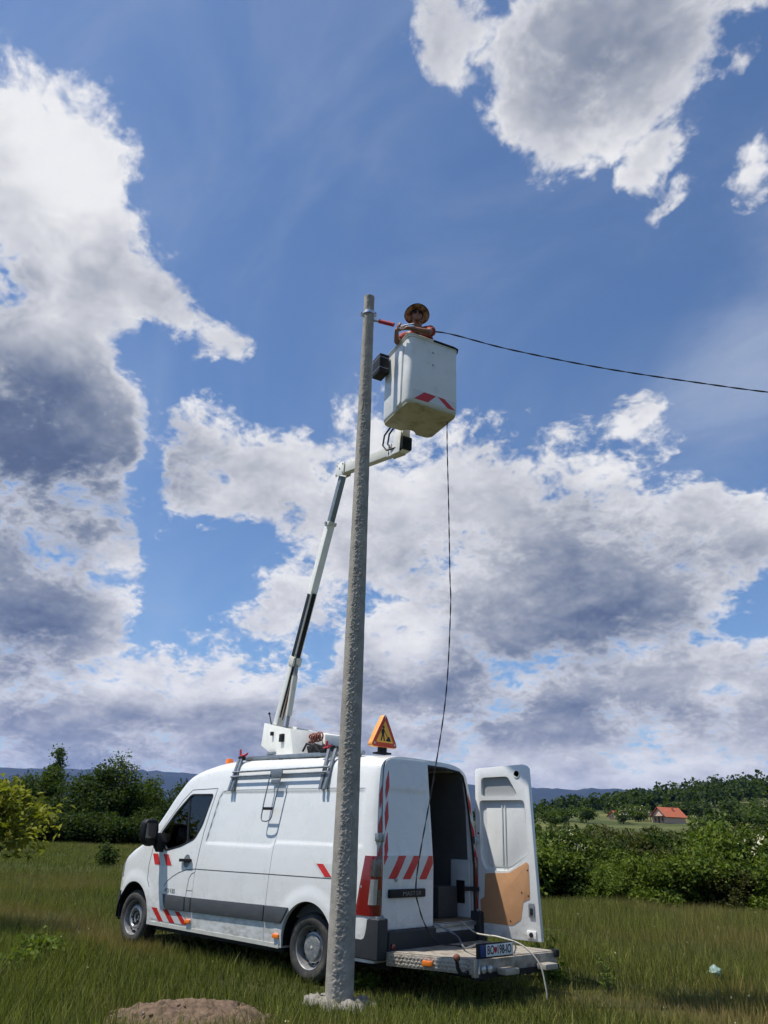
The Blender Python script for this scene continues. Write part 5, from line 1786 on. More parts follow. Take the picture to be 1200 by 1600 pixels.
gl.tube([hp(-0.012, 0.098, 0.012), hp(0.012, 0.098, 0.012)], 0.004, 6)
gl.build('sunglasses', MAT['black'], person, bevel=0.002)
for s in (1, -1):   # chin cord
    pass
MB().tube([hp(0.080, 0.0, 0.02), hp(0.072, 0.03, -0.06), hp(0.02, 0.055, -0.125), hp(-0.03, 0.05, -0.122), hp(-0.072, 0.03, -0.06), hp(-0.080, 0.0, 0.02)], 0.0025, 6).build('chin_cord', MAT['hat_edge'], hat)
o = MB().tube([wp(0.17, 0.485, 1.195 - DROP), wp(-0.06, 0.455, 1.212 - DROP)], 0.007, 8).build('insulated_rod', MAT['plate_white'], None)
props(o, 'thin white rod held in the hands of the worker', 'tool')


# ================================================================== terrain
_BR = np.array([0, 30, 45, 90, 160, 310, 450, 620, 900, 1500, 3000, 5000], float)
_BL = np.array([0, 0, -0.8, -1.6, 0.3, 9.0, 16.5, 17.5, 16, 12, 5, 0], float)
_BH = np.array([0, 0, -0.8, -1.6, 0.3, 9.0, 23, 40, 46, 40, 14, 0], float)
_AR = np.array([-180, -12, 4, 10, 14, 18, 26, 40, 80, 130, 180], float)
_AF = np.array([0, 0, 0.35, 0.85, 1.0, 1.0, 1.0, 1.0, 0.8, 0.2, 0], float)


def terrain(x, y):
    x, y = np.asarray(x, float), np.asarray(y, float)
    dx, dy = x - CAM.x, y - CAM.y
    r = np.hypot(dx, dy)
    a = np.degrees(YAW - np.arctan2(dy, dx))
    a = (a + 180) % 360 - 180
    k = np.clip((a - 11.5) / 14.0, 0, 1)
    h = (np.interp(r, _BR, _BL) * (1 - k) + np.interp(r, _BR, _BH) * k) * np.interp(a, _AR, _AF)
    p = np.stack([x * 0.35, y * 0.35, np.zeros_like(x)], -1).reshape(-1, 3)
    near = (fbm(p, 3).reshape(x.shape) - 0.5) * 0.14 * np.clip((np.hypot(x - 1.3, y) - 3.2) / 4.0, 0, 1)
    q = np.stack([x * 0.012, y * 0.012, np.zeros_like(x)], -1).reshape(-1, 3)
    far = (fbm(q, 3).reshape(x.shape) - 0.5) * np.clip((r - 120) / 300, 0, 1) * 7.0
    return h + near + far - 0.01


def ground_material():
    m = bpy.data.materials.new('meadow_ground')
    m.use_nodes = True
    t = m.node_tree
    t.nodes.clear()
    nt = NT(t)
    out = nt.n('ShaderNodeOutputMaterial')
    co = nt.n('ShaderNodeTexCoord').outputs['Object']
    n1 = nt.n('ShaderNodeTexNoise', {'Vector': co, 'Scale': 0.9, 'Detail': 8.0, 'Roughness': 0.65}).outputs[0]
    n2 = nt.n('ShaderNodeTexNoise', {'Vector': co, 'Scale': 14.0, 'Detail': 8.0, 'Roughness': 0.7}).outputs[0]
    n3 = nt.n('ShaderNodeTexNoise', {'Vector': co, 'Scale': 0.018, 'Detail': 5.0, 'Roughness': 0.6}).outputs[0]
    c = nt.mix(nt.ramp(n1, 0.35, 0.7), (0.040, 0.052, 0.016), (0.085, 0.082, 0.030))
    c = nt.mix(nt.ramp(n2, 0.4, 0.8), c, (0.050, 0.042, 0.022))
    # paler hay meadows and rougher pasture in the distance
    d = nt.vmath('LENGTH', nt.vmath('SUBTRACT', co, tuple(CAM)))
    farc = nt.mix(nt.ramp(n3, 0.40, 0.60), (0.052, 0.066, 0.022), (0.120, 0.125, 0.045))
    c = nt.mix(nt.ramp(d, 60.0, 160.0), c, farc)
    b = nt.n('ShaderNodeBsdfPrincipled', {'Base Color': c, 'Roughness': 0.95, 'Specular IOR Level': 0.1})
    bp = nt.n('ShaderNodeBump', {'Height': n2, 'Strength': 0.6, 'Distance': 0.05})
    t.links.new(bp.outputs[0], b.inputs['Normal'])
    t.links.new(b.outputs[0], out.inputs[0])
    return m


NAZ = 288
radii = np.concatenate([[0.0], np.geomspace(0.8, 9800, 190)])
az = np.linspace(0, 2 * math.pi, NAZ, endpoint=False)
Rg, Ag = np.meshgrid(radii[1:], az, indexing='ij')
X, Y = CAM.x + Rg * np.cos(Ag), CAM.y + Rg * np.sin(Ag)
Zt = terrain(X, Y)
V = np.concatenate([[[CAM.x, CAM.y, float(terrain(np.array([CAM.x]), np.array([CAM.y]))[0])]], np.stack([X, Y, Zt], -1).reshape(-1, 3)])
I = 1 + np.arange(Rg.size).reshape(Rg.shape)
Fq = np.stack([I[:-1], I[1:], np.roll(I[1:], -1, 1), np.roll(I[:-1], -1, 1)], -1).reshape(-1, 4)
tri0 = np.stack([np.zeros(NAZ, int), I[0], np.roll(I[0], -1), np.roll(I[0], -1)], -1)
me = big_mesh('ground', V, Fq, smooth=True)
GROUND_MAT = ground_material()
ground = link_mesh('ground', me, GROUND_MAT)
props(ground, 'green meadow sloping up to a wooded hill', kind='structure')

# --- blue mountains far away
mt = M('mountain_forest', (0.020, 0.032, 0.020), 0.95, color2=(0.036, 0.046, 0.026), mix_scale=0.004)
NM, NK = 320, 22
aa = np.radians(np.linspace(-75, 75, NM))
V = []
for i, a in enumerate(aa):
    th = YAW - a
    for k in range(NK):
        t = k / (NK - 1)
        r = 6200 + 2600 * t
        p = np.array([[math.degrees(a) * 0.12, t * 2.0, 3.1]])
        ridge = 470 + 120 * (fbm(p, 4)[0] - 0.5) + 46 * (fbm(p * 5.0, 3)[0] - 0.5)
        prof = math.sin(min(1.0, t / 0.62) * math.pi / 2) ** 1.3 if t < 0.62 else 1.0 - 0.35 * (t - 0.62) / 0.38
        V.append((CAM.x + r * math.cos(th), CAM.y + r * math.sin(th), -3 + ridge * prof * (1 + 0.10 * (fbm(p * 14, 2)[0] - 0.5))))
I = np.arange(NM * NK).reshape(NM, NK)
F = np.stack([I[:-1, :-1], I[:-1, 1:], I[1:, 1:], I[1:, :-1]], -1).reshape(-1, 4)
mo = link_mesh('mountains', big_mesh('mountains', V, F, smooth=True), mt)
props(mo, 'long blue wooded mountain ridge on the horizon', kind='structure')

# ================================================================== leaves
def leaf_quads(C, size, rng, up=0.35, aspect=0.55):
    """diamond leaves at the points C: returns vertices, faces and a tint"""
    n = len(C)
    d = rng.randn(n, 3)
    d[:, 2] *= 0.7
    d /= np.linalg.norm(d, axis=1, keepdims=True)
    nn = rng.randn(n, 3)
    nn[:, 2] = np.abs(nn[:, 2]) + up
    s = np.cross(d, nn)
    s /= np.linalg.norm(s, axis=1, keepdims=True) + 1e-9
    L = size * (0.6 + 0.8 * rng.rand(n, 1))
    w = L * aspect
    bend = np.cross(s, d) * L * 0.12
    V = np.stack([C - d * L * 0.5, C + s * w * 0.5 + bend, C + d * L * 0.5, C - s * w * 0.5 + bend], 1).reshape(-1, 3)
    F = np.arange(4 * n).reshape(n, 4)
    t = np.repeat(np.clip(rng.rand(n) * 0.7 + 0.15, 0, 1), 4)
    return V, F, t


def crown_points(blobs, n, rng, shell=0.55):
    """points in lobes, denser near their skins, with clumps and gaps"""
    b = np.array(blobs, float)
    wgt = b[:, 3] * b[:, 4] * b[:, 5]
    k = rng.choice(len(b), n, p=wgt / wgt.sum())
    d = rng.randn(n, 3)
    d /= np.linalg.norm(d, axis=1, keepdims=True)
    r = shell + (1 - shell) * rng.rand(n) ** 0.8
    r = np.where(rng.rand(n) < 0.15, rng.rand(n) * shell, r)
    P = b[k, :3] + d * r[:, None] * b[k, 3:6]
    return P


def clumps(P, n_per, spread, rng):
    return np.repeat(P, n_per, 0) + rng.randn(len(P) * n_per, 3) * spread


def lobes(h, w, k, rng, lo=0.25, slim=1.0):
    """irregular stack of lobes for a crown of height h and half width w"""
    out = []
    for i in range(k):
        t = (i + 0.5) / k
        z = h * (lo + (1 - lo) * t * 0.92)
        ww = w * (0.45 + 0.75 * math.sin(math.pi * min(0.92, 0.18 + t * 0.8))) * slim
        a = rng.rand() * 6.28
        o = ww * 0.55 * rng.rand()
        s = ww * (0.50 + 0.35 * rng.rand())
        out.append((o * math.cos(a), o * math.sin(a), z, s, s, s * (0.7 + 0.3 * rng.rand())))
        a += 2.2
        out.append((ww * 0.6 * math.cos(a), ww * 0.6 * math.sin(a), z - 0.04 * h, s * 0.7, s * 0.7, s * 0.55))
    return out


bark = M('grey_brown_bark', (0.085, 0.065, 0.048), 0.95, var=0.3, var_scale=12, bump=0.5, bump_scale=25)
LEAF = dict(
    dark=leaf_material('dark_broad_leaves', (0.018, 0.034, 0.009), (0.040, 0.064, 0.016), (0.085, 0.110, 0.028)),
    mid=leaf_material('mid_green_leaves', (0.026, 0.046, 0.010), (0.060, 0.092, 0.020), (0.13, 0.16, 0.038)),
    bright=leaf_material('fresh_green_leaves', (0.045, 0.070, 0.012), (0.10, 0.145, 0.026), (0.19, 0.22, 0.045)),
    yellow=leaf_material('yellow_green_leaves', (0.06, 0.078, 0.012), (0.17, 0.185, 0.028), (0.34, 0.31, 0.055)),
    olive=leaf_material('olive_scrub_leaves', (0.030, 0.036, 0.012), (0.060, 0.066, 0.020), (0.11, 0.11, 0.04)),
    flower=leaf_material('cream_blossom', (0.34, 0.33, 0.20), (0.52, 0.50, 0.34), (0.66, 0.64, 0.48), 0.2),
)


def trunk_mesh(h, r, rng, limbs=6, spread=0.5):
    mb = MB()
    pts, x, y = [], 0.0, 0.0
    for i in range(6):
        pts.append(Vector((x, y, h * 0.8 * i / 5 - (0.15 if i == 0 else 0))))
        x += rng.randn() * h * 0.012
        y += rng.randn() * h * 0.012
    mb.tube(pts, [r * (1 - 0.15 * i) for i in range(6)], 8)
    for k in range(limbs):
        i = 1 + k % 4
        a = rng.rand() * 6.28
        b = pts[i]
        e = b + Vector((math.cos(a), math.sin(a), 0.9)) * h * spread * (0.14 + 0.12 * rng.rand())
        m = b.lerp(e, 0.5) + Vector((0, 0, h * 0.03))
        mb.tube([b, m, e], [r * 0.45, r * 0.3, r * 0.12], 6)
    return mb.mesh('trunk')


def crown_mesh(name, blobs, n, size, rng, per=5, spread=None, shell=0.55, aspect=0.6):
    P = crown_points(blobs, n // per, rng, shell)
    P = clumps(P, per, spread if spread else size * 0.75, rng)
    P[:, 2] = np.maximum(P[:, 2], 0.03)
    V, F, t = leaf_quads(P, size, rng, aspect=aspect)
    # each clump has a tone of its own
    ct = np.repeat(np.repeat(rng.rand(len(P) // per), per), 4)
    t = np.clip(0.55 * t + 0.5 * ct - 0.05, 0, 1)
    return big_mesh(name, V, F, {'tint': t})


class Kind:
    """meshes of one kind of plant, shared by its copies"""
    def __init__(self, crown, leaf, trunk=None, blossom=None):
        self.crown, self.leaf, self.trunk, self.blossom = crown, leaf, trunk, blossom
        crown.materials.append(leaf)
        if trunk:
            trunk.materials.append(bark)
        if blossom:
            blossom.materials.append(LEAF['flower'])

    def plant(self, name, x, y, s, rot, label, cat, group=None, z=None, sz=1.0):
        zz_ = float(terrain(np.array([x]), np.array([y]))[0]) if z is None else z
        o = empty(name, (x, y, zz_ - 0.02), label, cat, group)
        o.scale = (s, s, s * sz)
        o.rotation_euler = (0, 0, rot)
        for nm, me_ in (('crown', self.crown), ('trunk', self.trunk), ('blossom', self.blossom)):
            if me_ is None:
                continue
            c = bpy.data.objects.new(nm, me_)
            COL.objects.link(c)
            c.parent = o
        return o


rng = np.random.RandomState(21)

# --- row of trees along the left edge of the meadow (built 1 unit = 1 m, crown height given)
def tree_kind(h, w, k, n, size, leaf, seed, slim=1.0, lo=0.12, shell=0.5):
    r = np.random.RandomState(seed)
    return Kind(crown_mesh('crown', lobes(h, w, k, r, lo, slim), n, size, r, 6, size * 0.8, shell), LEAF[leaf], trunk_mesh(h, h * 0.020, r, 8, 0.6))


TK = [tree_kind(8, 3.4, 6, 9000, 0.30, 'mid', 1), tree_kind(8, 3.0, 6, 9000, 0.30, 'dark', 2, lo=0.05), tree_kind(10, 1.5, 8, 4200, 0.30, 'mid', 3, 0.75, 0.15),
      tree_kind(6, 3.6, 4, 8000, 0.28, 'dark', 4, lo=0.02), tree_kind(9.5, 3.0, 7, 9500, 0.28, 'mid', 5, 1.0, 0.06)]
ROW = [(68.1, -24.7, 4.8, 3), (72.9, -28.8, 6.6, 1), (73.9, -31.2, 7.4, 0), (74.5, -32.4, 9.9, 2), (68.8, -32.5, 6.4, 3), (69.6, -35.1, 8.1, 1), (69.7, -37.1, 9.7, 4),
       (70.6, -41.4, 7.1, 0), (66.2, -40.8, 5.8, 3), (66.7, -43.5, 6.8, 1), (65.1, -45.8, 6.0, 3), (61.7, -50.1, 9.7, 4), (62.5, -56.8, 5.9, 1), (58.8, -60.5, 5.4, 3),
       (54.3, -64.6, 5.2, 0), (48.4, -65.5, 4.8, 3), (44.4, -65.9, 4.4, 3), (70.5, -20.5, 6.0, 0), (75.0, -16.0, 7.0, 1)]
HK = {0: 8.2, 1: 8.2, 2: 10.2, 3: 6.1, 4: 9.7}
TL = {0: 'rounded mid green tree in the row along the far meadow edge', 1: 'dense dark green tree in the row along the far meadow edge',
      2: 'slim tall tree with sparse top rising above the far tree row', 3: 'low broad dark tree filling the row along the far meadow edge',
      4: 'tallest full-crowned tree in the row along the far meadow edge'}
for i, (x, y, h, k) in enumerate(ROW):
    TK[k].plant('meadow_tree', x, y, h / HK[k], rng.rand() * 6.28, TL[k], 'tree', 'trees along the far edge of the meadow' if k != 2 else None)
r5 = np.random.RandomState(55)
low = Kind(crown_mesh('crown', [(r5.randn() * 1.0, r5.randn() * 1.0, 0.8 + 0.5 * r5.rand(), 1.1, 1.1, 0.9) for _ in range(6)], 5000, 0.22, r5, 6), LEAF['dark'])
for i in range(26):
    t = i / 25
    x, y = 69.5 + (44 - 69.5) * t + rng.randn() * 0.7, -22 + (-64.5 + 22) * t + rng.randn() * 0.7
    x -= 0.5
    low.plant('undergrowth_bush', x, y, 0.9 + 0.5 * rng.rand(), rng.rand() * 6.28, 'low dark bush at the foot of the far tree row', 'bush', 'bushes under the far tree row')

# --- hedge of shrubs along the right-hand edge
def shrub_kind(leaf, seed, blossom=False, n=7000, size=0.085):
    r = np.random.RandomState(seed)
    bl = []
    for i in range(9):
        a, o = r.rand() * 6.28, 0.62 * r.rand() ** 0.6
        hgt = 0.30 + 0.52 * r.rand()
        bl.append((o * math.cos(a), o * math.sin(a), hgt, 0.26 + 0.22 * r.rand(), 0.26 + 0.22 * r.rand(), 0.16 + 0.16 * r.rand()))
    for i in range(4):
        a = r.rand() * 6.28
        bl.append((0.55 * math.cos(a), 0.55 * math.sin(a), 0.16, 0.36, 0.36, 0.17))
    # shoots that break the outline
    cr = crown_points(bl, n // 7, r, 0.5)
    P = clumps(cr, 7, 0.055, r)
    sh = []
    for i in range(60):
        a, o = r.rand() * 6.28, 0.7 * r.rand()
        base_ = np.array([o * math.cos(a), o * math.sin(a), 0.55 + 0.25 * r.rand()])
        tip = base_ + np.array([0.12 * r.randn(), 0.12 * r.randn(), 0.22 + 0.2 * r.rand()])
        for t in np.linspace(0, 1, 12):
            sh.append(base_ * (1 - t) + tip * t + r.randn(3) * 0.02)
    P = np.concatenate([P, np.array(sh)])
    P[:, 2] = np.maximum(P[:, 2], 0.02)
    V, F, t = leaf_quads(P, size, r, aspect=0.55)
    ct = np.repeat(r.rand(len(P) // 7 + 1), 7)[:len(P)]
    t = np.clip(0.5 * t + 0.55 * np.repeat(ct, 4) - 0.05, 0, 1)
    cm = big_mesh('crown', V, F, {'tint': t})
    bm_ = None
    if blossom:
        Q = clumps(crown_points(bl, 260, r, 0.96), 7, 0.035, r)
        Q = Q[Q[:, 2] > 0.30]
        V, F, t = leaf_quads(Q, 0.05, r, aspect=0.8)
        bm_ = big_mesh('blossom', V, F, {'tint': t})
    tk = MB()
    for i in range(7):
        a = r.rand() * 6.28
        tk.tube([(0.05 * math.cos(a), 0.05 * math.sin(a), -0.05), (0.2 * math.cos(a), 0.2 * math.sin(a), 0.35), (0.45 * math.cos(a), 0.45 * math.sin(a), 0.7)], [0.022, 0.016, 0.006], 6)
    return Kind(cm, LEAF[leaf], tk.mesh('trunk'), bm_)


SK = [shrub_kind('mid', 31), shrub_kind('bright', 32), shrub_kind('dark', 33), shrub_kind('olive', 34), shrub_kind('mid', 35, True), shrub_kind('bright', 36)]
TONE = ['mid green', 'fresh green', 'dark green', 'olive green', 'blossoming', 'bright green']
FRONT = [(8.56, -13.24, 0.91), (7.83, -13.77, 0.81), (7.08, -14.26, 0.88), (6.32, -14.73, 1.01), (5.57, -15.17, 0.92), (4.81, -15.57, 0.84), (4.05, -15.94, 0.81), (3.28, -16.29, 0.97), (2.51, -16.61, 0.88), (1.74, -16.9, 0.96), (0.97, -17.16, 0.96), (0.24, -17.39, 1.06), (-0.55, -17.6, 1.07), (-1.32, -17.79, 1.1)]
BACK = [(10.11, -14.95, 1.76), (9.21, -15.6, 1.88), (8.3, -16.21, 1.73), (7.41, -16.76, 1.91), (6.52, -17.27, 2.14), (5.59, -17.75, 1.93), (4.65, -18.2, 2.02), (3.83, -18.56, 1.92), (2.89, -18.92, 2.02), (1.97, -19.25, 2.17), (0.97, -19.57, 2.27), (0.12, -19.81, 2.11), (-0.83, -20.04, 2.14)]
BACK2 = [(12.15, -18.92, 1.95), (10.47, -20.05, 1.9), (9.17, -20.83, 2.1), (7.98, -21.47, 2.2), (6.69, -22.1, 2.1), (5.4, -22.67, 2.2), (4.13, -23.16, 2.2), (2.96, -23.56, 2.3), (1.74, -23.93, 2.3), (0.54, -24.24, 2.3)]
for i, (x, y, h) in enumerate(FRONT):
    h *= (0.95, 1.25, 0.85, 1.45, 1.0, 1.15)[i % 6]
    x, y = x + rng.randn() * 0.25, y + rng.randn() * 0.45
    k = (1, 5, 0, 1, 3, 5)[i % 6]
    SK[k].plant('hedge_shrub', x, y, h * 1.02 / 0.98, rng.rand() * 6.28, 'low %s shrub at the front foot of the hedge beyond the meadow' % TONE[k], 'shrub', 'low %s shrubs in front of the hedge' % TONE[k], sz=0.98)
MIDROW = [((a[0] + b[0]) / 2, (a[1] + b[1]) / 2, (a[2] + b[2]) / 2) for a, b in zip(FRONT, BACK)]
for i, (x, y, h) in enumerate(MIDROW):
    k = (0, 1, 3, 5, 0)[i % 5]
    SK[k].plant('hedge_shrub', x + rng.randn() * 0.3, y + rng.randn() * 0.3, h * (0.80, 1.05, 0.9, 0.95)[i % 4], rng.rand() * 6.28, '%s shrub in the middle depth of the hedge beyond the meadow' % TONE[k], 'shrub', '%s shrubs in the middle of the hedge' % TONE[k])
for i, (x, y, h) in enumerate(BACK):
    h *= (0.88, 1.0, 0.80, 1.04, 0.94, 0.86)[i % 6]
    w = i in (4, 10)
    k = 4 if w else (0, 3, 2, 0, 1)[i % 5]
    lb = ('shrub with cream blossom in the hedge next to the open van door', 'shrub with cream blossom in the hedge far from the van')[i > 6] if w else 'tall %s shrub in the upper hedge beyond the meadow' % TONE[k]
    SK[k].plant('blossoming_shrub' if w else 'hedge_shrub', x, y, h / 1.02 * 0.80, rng.rand() * 6.28, lb, 'shrub', None if w else 'tall %s shrubs of the hedge' % TONE[k], sz=1.22)
for i, (x, y, h) in enumerate(BACK2):
    k = (2, 0, 2, 3)[i % 4]
    SK[k].plant('hedge_shrub', x, y, h / 1.02 * 0.84, rng.rand() * 6.28, '%s shrub at the very back of the hedge beyond the meadow' % TONE[k], 'shrub', '%s shrubs in the back of the hedge' % TONE[k], sz=1.05)

# --- scrub on the slope behind the hedge, shrubs round the houses, the wood on the hill
r6 = np.random.RandomState(61)
def far_kind(leaf, seed, n=900, size=0.5, blossom=False):
    r = np.random.RandomState(seed)
    bl = [(r.randn() * 0.9, r.randn() * 0.9, 1.1 + 1.2 * r.rand(), 1.1, 1.1, 0.95) for _ in range(6)]
    cm = crown_mesh('crown', bl, n, size, r, 5, size * 0.6)
    b_ = None
    if blossom:
        Q = clumps(crown_points(bl, 70, r, 0.9), 5, 0.2, r)
        V, F, t = leaf_quads(Q, 0.38, r, aspect=0.8)
        b_ = big_mesh('blossom', V, F, {'tint': t})
    tk = MB().tube([(0, 0, -0.3), (0.05, 0, 0.8), (0.1, 0.1, 2.0)], [0.14, 0.11, 0.05], 6).mesh('trunk')
    return Kind(cm, LEAF[leaf], tk, b_)


FK = [far_kind('olive', 71, 2200, 0.24), far_kind('mid', 72), far_kind('dark', 73), far_kind('mid', 74, 900, 0.5, True)]
for i, (x, y, h) in enumerate([(29.4, -57.6, 2.7), (36.7, -76.4, 3.5), (27.1, -64.4, 3.0), (33.1, -83.7, 3.3), (26.7, -75.5, 3.2), (31.4, -95.2, 3.7), (21.0, -72.4, 3.5), (29.5, -106.4, 4.6), (20.9, -88.1, 4.3), (16.2, -79.1, 3.9), (55.6, -117.3, 4.6), (51.2, -130.3, 4.8), (43.2, -144.0, 6.0),
                               (40.0, -70.0, 3.0), (24.0, -52.0, 2.4), (18.0, -55.0, 2.6), (13.0, -60.0, 2.9), (34.0, -48.0, 2.2), (47, -95, 3.6), (62, -105, 3.8)]):
    g_ = float(terrain(np.array([x]), np.array([y]))[0])
    FK[0].plant('scrub_bush', x, y, max(0.9, (h - g_) / 3.1), rng.rand() * 6.28, 'olive green scrub bush on the slope behind the hedge', 'bush', 'scrub on the slope behind the hedge')


def polar(a, r):
    th = YAW - math.radians(a)
    return CAM.x + r * math.cos(th), CAM.y + r * math.sin(th)


SPOTS = []
for i in range(400):
    a, r = 9.5 + 19 * r6.rand(), 255 + 165 * r6.rand()
    if 10.4 < a < 17.0 and r > 318:          # pale hay meadow left open
        continue
    if a > 19.5 and 285 < r < 330:           # mown strip on the right
        continue
    if (17.6 < a < 21.5 and r < 312) or (14.9 < a < 16.9 and r < 340):          # in front of the houses
        continue
    if any((a - q[0]) ** 2 * 25 + (r - q[1]) ** 2 < 90 for q in SPOTS):
        continue
    SPOTS.append((a, r))
    if len(SPOTS) >= 44:
        break
for i, (a, r) in enumerate(SPOTS):
    x, y = polar(a, r)
    k = (1, 2, 1, 3, 2)[i % 5]
    FK[k].plant('hillside_tree', x, y, 1.1 + 1.0 * r6.rand(), rng.rand() * 6.28,
                {1: 'mid green bushy tree scattered on the hillside near the houses', 2: 'dark round tree scattered on the hillside near the houses', 3: 'pale blossoming tree scattered on the hillside near the houses'}[k],
                'tree', {1: 'mid green hillside trees', 2: 'dark hillside trees', 3: 'blossoming hillside trees'}[k])
# the wood: one mass
PV, PF, PT_, base_i = [], [], [], 0
r7 = np.random.RandomState(77)
pts = []
while len(pts) < 1100:
    a, r = 3 + 36 * r7.rand(), 425 + 330 * r7.rand() ** 1.2
    lim = 470 - (a - 10) * 2.0 if a < 18 else 452
    if r < lim or (15 < a < 21 and r < 470):
        continue
    pts.append((a, r))
for i in range(60):                           # tongue of trees dividing the meadows
    a = 16.2 + 3.0 * r7.rand()
    pts.append((a, 350 + 95 * r7.rand() + (a - 14) * 6))
for (a, r) in pts:
    x, y = polar(a, r)
    zg = float(terrain(np.array([x]), np.array([y]))[0])
    s = (0.75 + 0.7 * r7.rand()) * (0.55 + 0.45 * min(1.0, max(0.0, (a - 12) / 10.0)))
    n_ = 46
    P = crown_points([(0, 0, 6.5 * s, 3.0 * s, 3.0 * s, 3.6 * s), (1.5 * s * r7.randn() * 0.5, 1.0 * s, 4.0 * s, 3.2 * s, 3.2 * s, 2.6 * s)], n_, r7, 0.75)
    P += np.array([x, y, zg])
    v, f, t = leaf_quads(P, 2.0, r7, aspect=0.8)
    PV.append(v)
    PF.append(f + base_i)
    base_i += len(v)
    PT_.append(np.clip(t * 0.6 + r7.rand() * 0.5 - 0.1, 0, 1))
me = big_mesh('hill_wood', np.concatenate(PV), np.concatenate(PF), {'tint': np.concatenate(PT_)})
wood = link_mesh('hill_wood', me, LEAF['dark'])
props(wood, 'dense deciduous wood covering the hill', 'wood', kind='stuff')

# --- two houses with orange roofs
tile = M('orange_roof_tiles', (0.36, 0.095, 0.042), 0.8, var=0.2, var_scale=1.5)
plaster = M('pinkish_plaster', (0.58, 0.40, 0.30), 0.9, var=0.1, var_scale=1.0)
darkwood = M('dark_wood', (0.06, 0.035, 0.02), 0.8, var=0.2)


def house(name, x, y, w, l, hw, hr, rot, label, porch):
    zg = float(terrain(np.array([x]), np.array([y]))[0]) - 0.2
    e = Vector((math.cos(rot), math.sin(rot), 0))
    g = Vector((-e.y, e.x, 0))
    o = Vector((x, y, zg))
    root = empty(name, o, label, 'house')
    # gable end in the plane of e, ridge along g
    MB().prism([(-w / 2, 0), (w / 2, 0), (w / 2, hw), (0, hw + hr - 0.15), (-w / 2, hw)], o - g * l / 2, e, UP, g * l).build('wall', plaster, root, smooth=False)
    for s in (1, -1):
        a = o - g * (l / 2 + 0.6) + UP * (hw + hr)
        u = (e * s * (w / 2 + 0.6) - UP * (hr * (w / 2 + 0.6) / (w / 2)))
        MB().prism([(0, 0), (1, 0), (1, 1), (0, 1)], a + UP * 0.05, u, g * (l + 1.2), UP * 0.14).build('roof_slope', tile, root, smooth=False)
    ch = MB().box(o + UP * (hw + hr * 0.9) + e * w * 0.18 + g * l * 0.1, (0.5, 0.5, 1.3)).build('chimney', tile, root)
    for s in (-0.26, 0.26):
        wn = MB().box(o + e * w * s + UP * hw * 0.52 - g * (l / 2 + 0.03), (1.0, 0.12, 1.1), (e, g, UP)).build('window', darkwood, root)
        MB().box(o + e * w * s + UP * hw * 0.52 - g * (l / 2 + 0.10), (0.8, 0.03, 0.9), (e, g, UP)).build('pane', MAT['smoke_lens'], wn)
    MB().box(o + UP * 1.0 - g * (l / 2 + 0.03), (0.95, 0.12, 2.0), (e, g, UP)).build('door', darkwood, root)
    if porch:
        for s in (-0.45, -0.15, 0.15, 0.45):
            MB().box(o + e * w * s - g * (l / 2 + 1.0) + UP * hw * 0.5, (0.18, 0.18, hw), (e, g, UP)).build('porch_post', darkwood, root)
        MB().box(o - g * (l / 2 + 0.7) + UP * (hw - 0.1), (w, 1.4, 0.15), (e, g, UP)).build('porch_beam', darkwood, root)
    return root


house('hillside_house', 108.2, -279.9, 7.4, 8.6, 2.4, 2.9, math.radians(152), 'orange-roofed house with pinkish gable on the hillside', True)
house('hillside_cabin', 135.2, -295.4, 4.8, 4.4, 1.6, 1.7, math.radians(160), 'small orange-roofed cabin among bushes on the hillside', False)

# --- young broad-leaved tree beside the meadow, left of the van
r8 = np.random.RandomState(88)
bl = [(0, 0, 1.75, 0.75, 0.75, 0.5), (0.3, -0.6, 1.65, 0.65, 0.65, 0.42), (-0.35, 0.5, 1.8, 0.7, 0.7, 0.5), (0.1, -0.2, 2.15, 0.45, 0.5, 0.3), (-0.4, -0.55, 1.35, 0.55, 0.5, 0.3), (0.3, 0.2, 1.30, 0.55, 0.55, 0.25), (-0.25, -0.95, 1.70, 0.35, 0.32, 0.2)]
P = crown_points(bl, 420, r8, 0.45)
P = clumps(P, 7, 0.075, r8)
P = np.concatenate([P, np.array([0.06, -0.16, 1.0]) + r8.randn(30, 3) * np.array([0.07, 0.07, 0.10])])
V, F, t = leaf_quads(P, 0.15, r8, up=0.5, aspect=0.42)
hgt = np.clip((np.repeat(P[:, 2], 4) - 1.1) / 1.2, 0, 1)
t = np.clip(0.75 * t + 0.30 * np.repeat(r8.rand(len(P)), 4) - 0.05, 0, 1)
tm = MB()
tm.tube([(0, 0, -0.1), (0.02, 0.03, 0.6), (0.0, 0.0, 1.2), (0.05, -0.05, 1.9)], [0.05, 0.042, 0.034, 0.015], 8)
for b_ in bl[1:]:
    tm.tube([(0, 0, 0.75 + 0.3 * r8.rand()), (b_[0] * 0.5, b_[1] * 0.5, b_[2] * 0.8), (b_[0], b_[1], b_[2])], [0.022, 0.014, 0.006], 6)
tm.tube([(0.0, 0, 1.0), (0.05, -0.15, 1.15), (0.06, -0.16, 0.85)], [0.012, 0.008, 0.004], 6)
walnut = Kind(big_mesh('crown', V, F, {'tint': t}), LEAF['yellow'], tm.mesh('trunk'))
walnut.plant('young_tree', 6.28, 2.36, 1.0, 0.0, 'young yellow-green broad-leaved tree left of the van front', 'tree')

